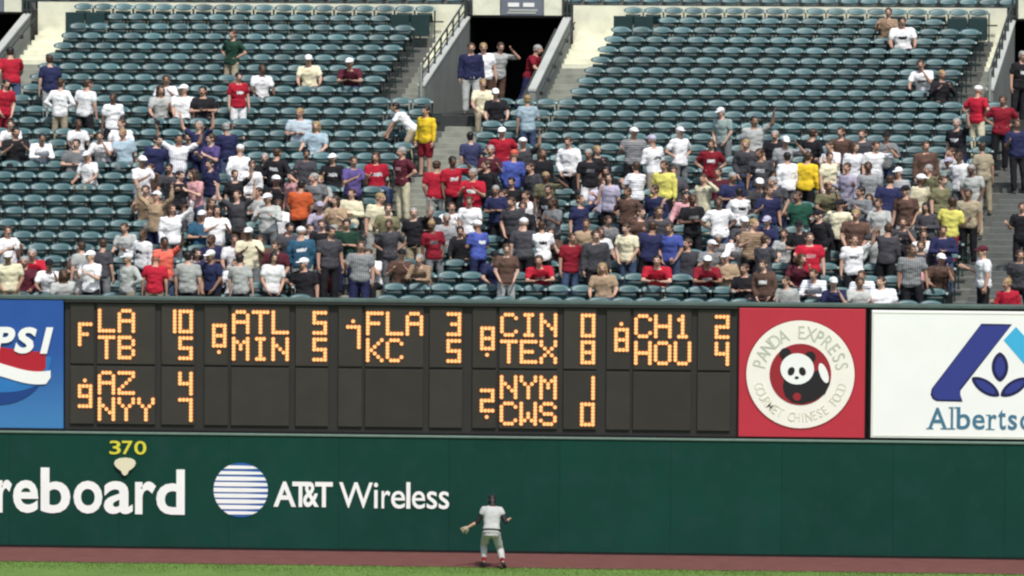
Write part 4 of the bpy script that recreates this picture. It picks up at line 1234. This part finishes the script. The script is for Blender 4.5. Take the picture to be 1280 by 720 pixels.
def band(py, seated):
    foot = py+(28 if seated else 52)
    if foot > 345: return 'front rows'
    if foot > 285: return 'lower crowd'
    if foot > 235: return 'middle crowd'
    if foot > 190: return 'upper crowd'
    return 'upper seats'
SITP = ('t', 'l', 'a', 'tc')
POSEWORD = {'s': 'standing', 'h': 'standing, hands on hips', 'f': 'standing, arms folded', 'c': 'clapping', 'u': 'standing, arms raised', 'e': 'standing, hand to head', 'm': 'standing, hands clasped', 't': 'seated', 'l': 'seated leaning forward', 'a': 'seated, arms folded', 'tc': 'seated clapping', 'b': 'bending over', 'w': 'climbing'}
occupied = {}
PLACED = []
taken = {}
people = []
for i, (px, py, pk, sh, pa, hd, fc, logo) in enumerate(ENTRIES):
    prand = random.Random(1000+i)
    variant = pk
    if pk == 's': variant = prand.choice(('s', 's', 's2', 'p', 'd', 'p', 'm' if fc == 'F' else 's'))
    if pk == 't': variant = prand.choice(('t', 't', 'tq', 'td'))
    if pk == 'c' and prand.random() < .3: variant = 'g'
    seated = pk in SITP
    scale = prand.uniform(.95, 1.03)
    ht = head_top(variant)*scale
    best = []
    for r in range(NR):
        if seated:
            Yp = rowY(r)+SEAT_Y-.22; zb = RZ[r]
            S_, low = BODY[variant][1], BODY[variant][2]
            zb = RZ[r]+.545-(-low)*scale      # pelvis sits on the pan
            topz = zb+ht
        else:
            Yp = rowY(r)+.24; zb = RZ[r]; topz = zb+ht
        p = at(px, py, Yp)
        best.append((abs(proj((p.x, Yp, topz))[1]-py), r, p.x, Yp, zb))
    best.sort()
    sel = None
    for d, r, X, Yp, zb in best[:4]:
        if all(abs(X-x2) > .40 for x2 in taken.get(r, [])):
            sel = (r, X, Yp, zb); break
    if sel is None:
        d, r, X, Yp, zb = best[0]
        for dx in (.25, -.25, .5, -.5, .75, -.75):
            if all(abs(X+dx-x2) > .40 for x2 in taken.get(r, [])):
                X += dx; break
        sel = (r, X, Yp, zb)
    r, X, Yp, zb = sel
    if seated:
        cand = [s for s in SEATS if s[1] == r and (s[0], r, s[2]) not in occupied]
        if cand:
            s = min(cand, key=lambda s: abs(s[4]-X))
            if abs(s[4]-X) < .6:
                occupied[(s[0], r, s[2])] = True
                X = s[4]
    taken.setdefault(r, []).append(X)
    base = {'F': 0.0, 'B': math.pi, 'L': -math.pi/2}[fc]
    face = base+prand.uniform(-.8, .8)*(0.5 if seated else 1.0)
    if fc == 'F' and not seated and prand.random() < .16: face += math.pi
    hw, hc = 'hair', None
    if hd[0] == 'c':
        hw = 'cap'; hc = cloth({'w': 'white', 'n': 'black', 'p': 'coral', 'r': 'maroon', 'l': 'lav'}[hd[1]])
    else:
        hw = 'long_hair' if hd[0] == 'L' else 'hair'; hc = HAIRS[hd[1]]
    short = pa.endswith('s')
    skin = SKINS[prand.choice((0, 0, 1, 2, 2, 3, 1, 0, 4))]
    people.append([px, py, variant, pk, sh, pa, short, hw, hd, hc, face, scale, logo, skin, (X, Yp, zb), r, seated, prand.random() < (.18 if sh in ('white', 'cream') else .3), fc])
# a few more dim figures where the photograph shows the crowd closing up
def footprint(p):
    h = head_top(p[2])*p[11]
    t = proj((p[14][0], p[14][1], p[14][2]+h)); b = proj((p[14][0], p[14][1], p[14][2]))
    return (t[0]-14, t[0]+14, t[1], b[1], p[14][1])
PLACED = [footprint(p) for p in people]
LISTED = list(PLACED)
frnd = random.Random(77)
cand = list(range(len(SEATS))); frnd.shuffle(cand)
added = 0
for i in cand:
    if added >= 84: break
    blk, r, idx, n, x, y, z = SEATS[i]
    sx, sy = proj((x, y+SEAT_Y, z+.78))
    lo = 200 if sx > 700 else 212
    if not (180 < sx < 1215 and lo < sy < (356 if (sx < 480 or sx > 900) else 352)): continue
    if (blk, r, idx) in occupied or any(abs(x-x2) < .44 for x2 in taken.get(r, [])): continue
    if any(q_[0]+4 < sx < q_[1]-4 and q_[2] < sy < q_[3] for q_ in PLACED) and frnd.random() < .8: continue
    pk = frnd.choice(('t', 'a', 'tc', 't', 's', 's', 'c', 'f', 'm', 'l'))
    seated = pk in SITP
    sh = frnd.choice(('dgrey', 'navy', 'black', 'brown', 'grey', 'lgrey', 'white', 'maroon', 'dgrey', 'navy', 'tan', 'dgrey', 'black', 'grey', 'brown', 'black'))
    sc = frnd.uniform(.94, 1.02)
    ht = head_top(pk)*sc
    zb = RZ[r]+.545+BODY[pk][2]*sc if seated else RZ[r]
    Yp = rowY(r)+SEAT_Y-.22 if seated else rowY(r)+.24
    if seated: occupied[(blk, r, idx)] = True
    taken.setdefault(r, []).append(x)
    hx, hy = proj((x, Yp, zb+ht))
    hd = frnd.choice(('hd', 'hb', 'hb', 'Lb', 'cw', 'cn', 'hg', 'Ld', 'hy'))
    hw = 'cap' if hd[0] == 'c' else ('long_hair' if hd[0] == 'L' else 'hair')
    hc = cloth({'w': 'white', 'n': 'black'}[hd[1]]) if hd[0] == 'c' else HAIRS[hd[1]]
    var_ = {'s': frnd.choice(('s2', 'p', 'd', 's')), 't': frnd.choice(('t', 'tq', 'td')), 'c': frnd.choice('cg')}.get(pk, pk)
    if any(abs(q_[0]+14-hx) < 12 and hy-4 < q_[2]+24 < hy+55 and q_[4] > Yp for q_ in LISTED):
        if seated: occupied.pop((blk, r, idx))
        taken[r].remove(x); continue
    p = [hx, hy, var_, pk, sh, frnd.choice('jdgnk'), False, hw, hd, hc, frnd.uniform(-.4, .4), sc, None, SKINS[frnd.choice((0, 1, 2, 0, 3))], (x, Yp, zb), r, seated, frnd.random() < .4, 'F']
    people.append(p); PLACED.append(footprint(p)); added += 1

# labels that single each person out
ONE = {'s': 'standing', 'h': 'standing', 'f': 'standing', 'c': 'standing', 'u': 'waving', 'e': 'standing', 'm': 'standing', 't': 'seated', 'l': 'crouching', 'a': 'seated', 'tc': 'seated', 'b': 'bending', 'w': 'climbing'}
keys = {}
for p in people:
    px, py, pk, sh, hd, seated = p[0], p[1], p[3], p[4], p[8], p[16]
    capw = {'cw': ' and white cap', 'cn': ' and black cap', 'cp': ' and coral cap', 'cr': ' and maroon cap', 'cl': ' and lavender cap'}.get(hd, ' and blonde hair' if hd[1] == 'y' else (' and long hair' if hd[0] == 'L' else ''))
    a = '%s spectator in %s shirt%s' % (ONE[pk], SAY.get(sh, sh), capw)
    b = '%s above %s' % (band(py, seated), zone(px))
    if b.startswith('upper seats'): b = 'empty upper seats above '+zone(px)
    keys.setdefault((a, b), []).append(p)
ORDW = ['leftmost ', 'second leftmost ', 'third leftmost ', 'fourth leftmost ', 'fifth leftmost ', 'sixth leftmost ', 'seventh leftmost ', 'eighth leftmost ']
for k, lst in keys.items():
    lst.sort(key=lambda p: p[14][0])
    for i, p in enumerate(lst):
        pre = ''
        if len(lst) == 2: pre = ('left ', 'right ')[i]
        elif len(lst) > 2: pre = ORDW[i]
        lb = pre+k[0]+', '+k[1]
        if len(lb.split()) > 16: lb = lb.replace(' above ', ' over ').replace(' score column', ' column')
        p.append(lb)
for p in people:
    pa = PANTS[p[5][0]]
    o = person(p[2], p[14], p[10], p[4], pa, p[6], p[17], p[7], p[9], p[13], p[11], p[12], p[19])
    o['group'] = 'spectators in the stands'
for px, py, pk, sh, pa, hd, dy, lab in TUNNEL:
    Yp = YM+dy
    zb = ZV
    p = at(px, py, Yp)
    sc = 1.0
    ht = head_top(pk)
    if pk == 'l': zb = ZV-.25; 
    zneed = p.z-ht
    hw = 'cap' if hd[0] == 'c' else 'hair'
    o = person(pk, (p.x, Yp, ZV if dy > 0 else ZV+.10+BODY[pk][2]), 0.2 if px < 640 else 1.2, sh, PANTS[pa[0]], False, sh == 'navy', hw, cloth('white') if hd[0] == 'c' else HAIRS[hd[1]], SKINS[0], sc, None, 'person in %s at the middle tunnel mouth' % lab)
    o['group'] = 'people in the tunnel mouth'

# ---- seats: the 300 that show largest are single objects, the others one mass
def hidden(s):
    x, y = proj((s[4], s[5]+SEAT_Y, s[6]+.78))
    if x < -20 or x > 1300: return 2
    c = sum(1 for a in PLACED if a[0] < x < a[1] and a[2] < y < a[3] and a[4] < s[5]+SEAT_Y)
    return 1 if c else 0
order = sorted(range(len(SEATS)), key=lambda i: (hidden(SEATS[i]), SEATS[i][1]))
single = set(order[:300])
ORD = ['zeroth', 'first', 'second', 'third', 'fourth', 'fifth', 'sixth', 'seventh', 'eighth', 'ninth', 'tenth', 'eleventh', 'twelfth', 'thirteenth', 'fourteenth', 'fifteenth', 'sixteenth', 'seventeenth', 'eighteenth', 'nineteenth', 'twentieth', '21st', '22nd', '23rd', '24th', '25th', '26th', '27th', '28th']
mass = {k: ([], []) for k in ('backrest', 'seat_pan', 'armrest', 'arm_standard')}
massf = {k: [] for k in mass}
rowcount = {}
for i, s in enumerate(SEATS):
    blk, r, idx, n, x, y, z = s
    down = (blk, r, idx) in occupied
    if i in single:
        o = empty('stadium_seat', (x, y, z))
        if idx <= n//2: w = '%s from its left end' % ORD[min(28, idx+1)]
        else: w = '%s from its right end' % ORD[min(28, n-idx)]
        tag(o, 'teal seat, %s row from bottom of %s block, %s' % (ORD[r+1], blk, w), 'seat', 'empty teal stadium seats' if not down else 'occupied teal stadium seats')
        for nm in ('backrest', 'seat_pan', 'armrest', 'arm_standard'):
            c = bpy.data.objects.new(nm, ME['seat_pan_down' if (nm == 'seat_pan' and down) else nm][0])
            link(c, o)
            if nm in ('armrest', 'arm_standard'): c.location.x = PITCH_S/2
    else:
        for nm in mass:
            sh = ME['seat_pan_down' if (nm == 'seat_pan' and down) else nm][1]
            vv, ff = mass[nm]
            k = len(vv)
            ox = x+(PITCH_S/2 if nm in ('armrest', 'arm_standard') else 0)
            vv += [(v.x+ox, v.y+y, v.z+z) for v in sh.v]
            ff += [[a+k for a in f] for f in sh.f]
# seats on the tiers beyond the concourse
for k in range(4):
    x = XMIN+.3
    while x < XMAX-.3:
        for nm in ('backrest', 'seat_pan'):
            sh = ME[nm][1]; vv, ff = mass[nm]; kk = len(vv)
            vv += [(v.x+x, v.y+YT+3.01+.8*k, v.z+ZT26+.25+.27*k) for v in sh.v]
            ff += [[a+kk for a in f] for f in sh.f]
        x += PITCH_S
rest = tag(empty('seating', (0, 0, 0)), 'remaining rows of teal folding seats higher up and behind the crowd', 'seats', kind='stuff')
for nm, (vv, ff) in mass.items():
    me = bpy.data.meshes.new(nm); me.from_pydata(vv, [], ff); me.update()
    if nm in ('backrest', 'seat_pan'): me.shade_smooth()
    me.materials.append(ME[nm][0].materials[0])
    o = bpy.data.objects.new(nm, me); link(o, rest); o['kind'] = 'stuff'

# ------------------------------------------------------------------ the outfielder
M_JERSEY = mat('jersey_grey_white', (0.44, 0.45, 0.45), 0.8, 0.3, var=0.10, scale=5, bump=0.3, bscale=12)
M_PANT = mat('uniform_trouser_grey', (0.42, 0.42, 0.42), 0.8, 0.3, var=0.12, scale=5, bump=0.3, bscale=12)
me, S, low = body_mesh('player', 9000, .0085)
g = ground(614, 710.5)
pl = bpy.data.objects.new('person', me); link(pl)
slot(pl, 0, SKINS[0]); 
SC = 1.01
pl.rotation_euler.z = math.pi+R(8)
pl.scale = (SC,)*3
pl.location = (g.x, g.y, -low*SC+.002)
tag(pl, 'baseball outfielder in grey uniform and black cap running towards the green wall', 'person')
mb = MB(); mb.loft(torso_rings(S, .022, -.06, .515, 1.03))
for k in 'LR':
    mb.capsule(S['sh'+k], S['sh'+k].lerp(S['nk0'], .6), .062, .055); mb.capsule(S['sh'+k], S['sh'+k].lerp(S['el'+k], .30), .067, .068)
j = to_remesh(mb, 'jersey', .014, 4000, 2, .012, 4.4); j.materials.append(M_JERSEY)
link(bpy.data.objects.new('jersey', j), pl)
for k in 'LR':
    mb = MB(); mb.capsule(S['sh'+k].lerp(S['el'+k], .25), S['el'+k], .058, .047); mb.capsule(S['el'+k], S['el'+k].lerp(S['wr'+k], .22), .047, .042)
    m_ = to_remesh(mb, 'undersleeve', .012, 900, 2, .006, 1.0); m_.materials.append(M_INK); link(bpy.data.objects.new('undersleeve', m_), pl)
    mb = MB(); mb.capsule(S['an'+k].lerp(S['kn'+k], .10), S['an'+k].lerp(S['kn'+k], .36), .045, .058)
    m_ = mb.mesh('sock', True); m_.materials.append(cloth('dred')); link(bpy.data.objects.new('sock', m_), pl)
    a = S['an'+k]; s_ = 1 if k == 'L' else -1
    toe = a+(V(s_*.03, -.165, -.045) if k == 'L' else V(s_*.05, -.13, -.10))
    mb = MB(); mb.capsule(a+V(0, .035, -.032), toe, .047, .041); mb.capsule(a+V(0, 0, -.01), a+V(0, 0, -.03), .045, .048)
    m_ = to_remesh(mb, 'shoe', .012, 700, 2); m_.materials.append(M_INK); link(bpy.data.objects.new('shoe', m_), pl)
mb = MB(); mb.loft(torso_rings(S, .016, -.125, .02, 1.02))
for k in 'LR':
    mb.capsule(S['hip'+k], S['kn'+k], .106, .080); mb.capsule(S['kn'+k], S['kn'+k].lerp(S['an'+k], .66), .080, .066)
t_ = to_remesh(mb, 'trousers', .014, 3500, 2, .012, 7.7); t_.materials.append(M_PANT); link(bpy.data.objects.new('trousers', t_), pl)
mb = MB(); mb.capsule(S['nk0']-S['sp']*.02, S['nk1']+S['sp']*.03, .074, .066); c_ = mb.mesh('collar', True); c_.materials.append(M_INK); link(bpy.data.objects.new('collar', c_), pl)
mb = MB(); mb.loft(torso_rings(S, .030, -.002, .035, 1.03)); b_ = mb.mesh('belt', True); b_.materials.append(M_INK); link(bpy.data.objects.new('belt', b_), pl)
h = bpy.data.objects.new('cap', HME['cap']); link(h, pl); h.matrix_local = S['head']; slot(h, 0, M_INK)
hb = hair_short(); hb.ell((0, .062, -.035), (.075, .052, .085), None, 14, 8); hb.ell((0, .030, -.02), (.088, .060, .06), None, 14, 8)
hm_ = hb.mesh('hair', True); hm_.materials.append(HAIRS['d'])
h = bpy.data.objects.new('hair', hm_); link(h, pl); h.matrix_local = S['head'] @ Matrix.Translation((0, 0, -.012))
# fielding glove on the left hand, held as a thing of its own
d = S['fdL']; w = S['wrL']
u_ = d.cross(V(0, 1, 0)).normalized(); n_ = d.cross(u_).normalized()
mb = MB(); mb.loft([(w+d*.0, u_*.032, n_*.028), (w+d*.04, u_*.048, n_*.032), (w+d*.09, u_*.054, n_*.028)], 12)
for q_ in range(4):
    b0 = w+d*.07+u_*(-.038+.025*q_); mb.capsule(b0, b0+d*.085+u_*(-.012+.008*q_)+n_*.02, .020, .016, 8, 2)
mb.capsule(w+d*.03+u_*(-.05), w+d*.11+u_*(-.10)+n_*.03, .020, .017, 8, 2)
gm = to_remesh(mb, 'fielding_glove', .010, 900, 2)
M_GLOVE = mat('glove_leather_pale', (0.40, 0.34, 0.27), 0.6, 0.4, var=0.15, scale=10)
gm.materials.append(M_GLOVE)
c0 = V(*[sum(v.co[i] for v in gm.vertices)/len(gm.vertices) for i in range(3)])
for v in gm.vertices: v.co -= c0
go = bpy.data.objects.new('fielding_glove', gm); link(go)
bpy.context.view_layer.update()
go.matrix_world = pl.matrix_world @ Matrix.Translation(c0)
tag(go, 'pale leather fielding glove on the outfielder\'s left hand', 'glove')
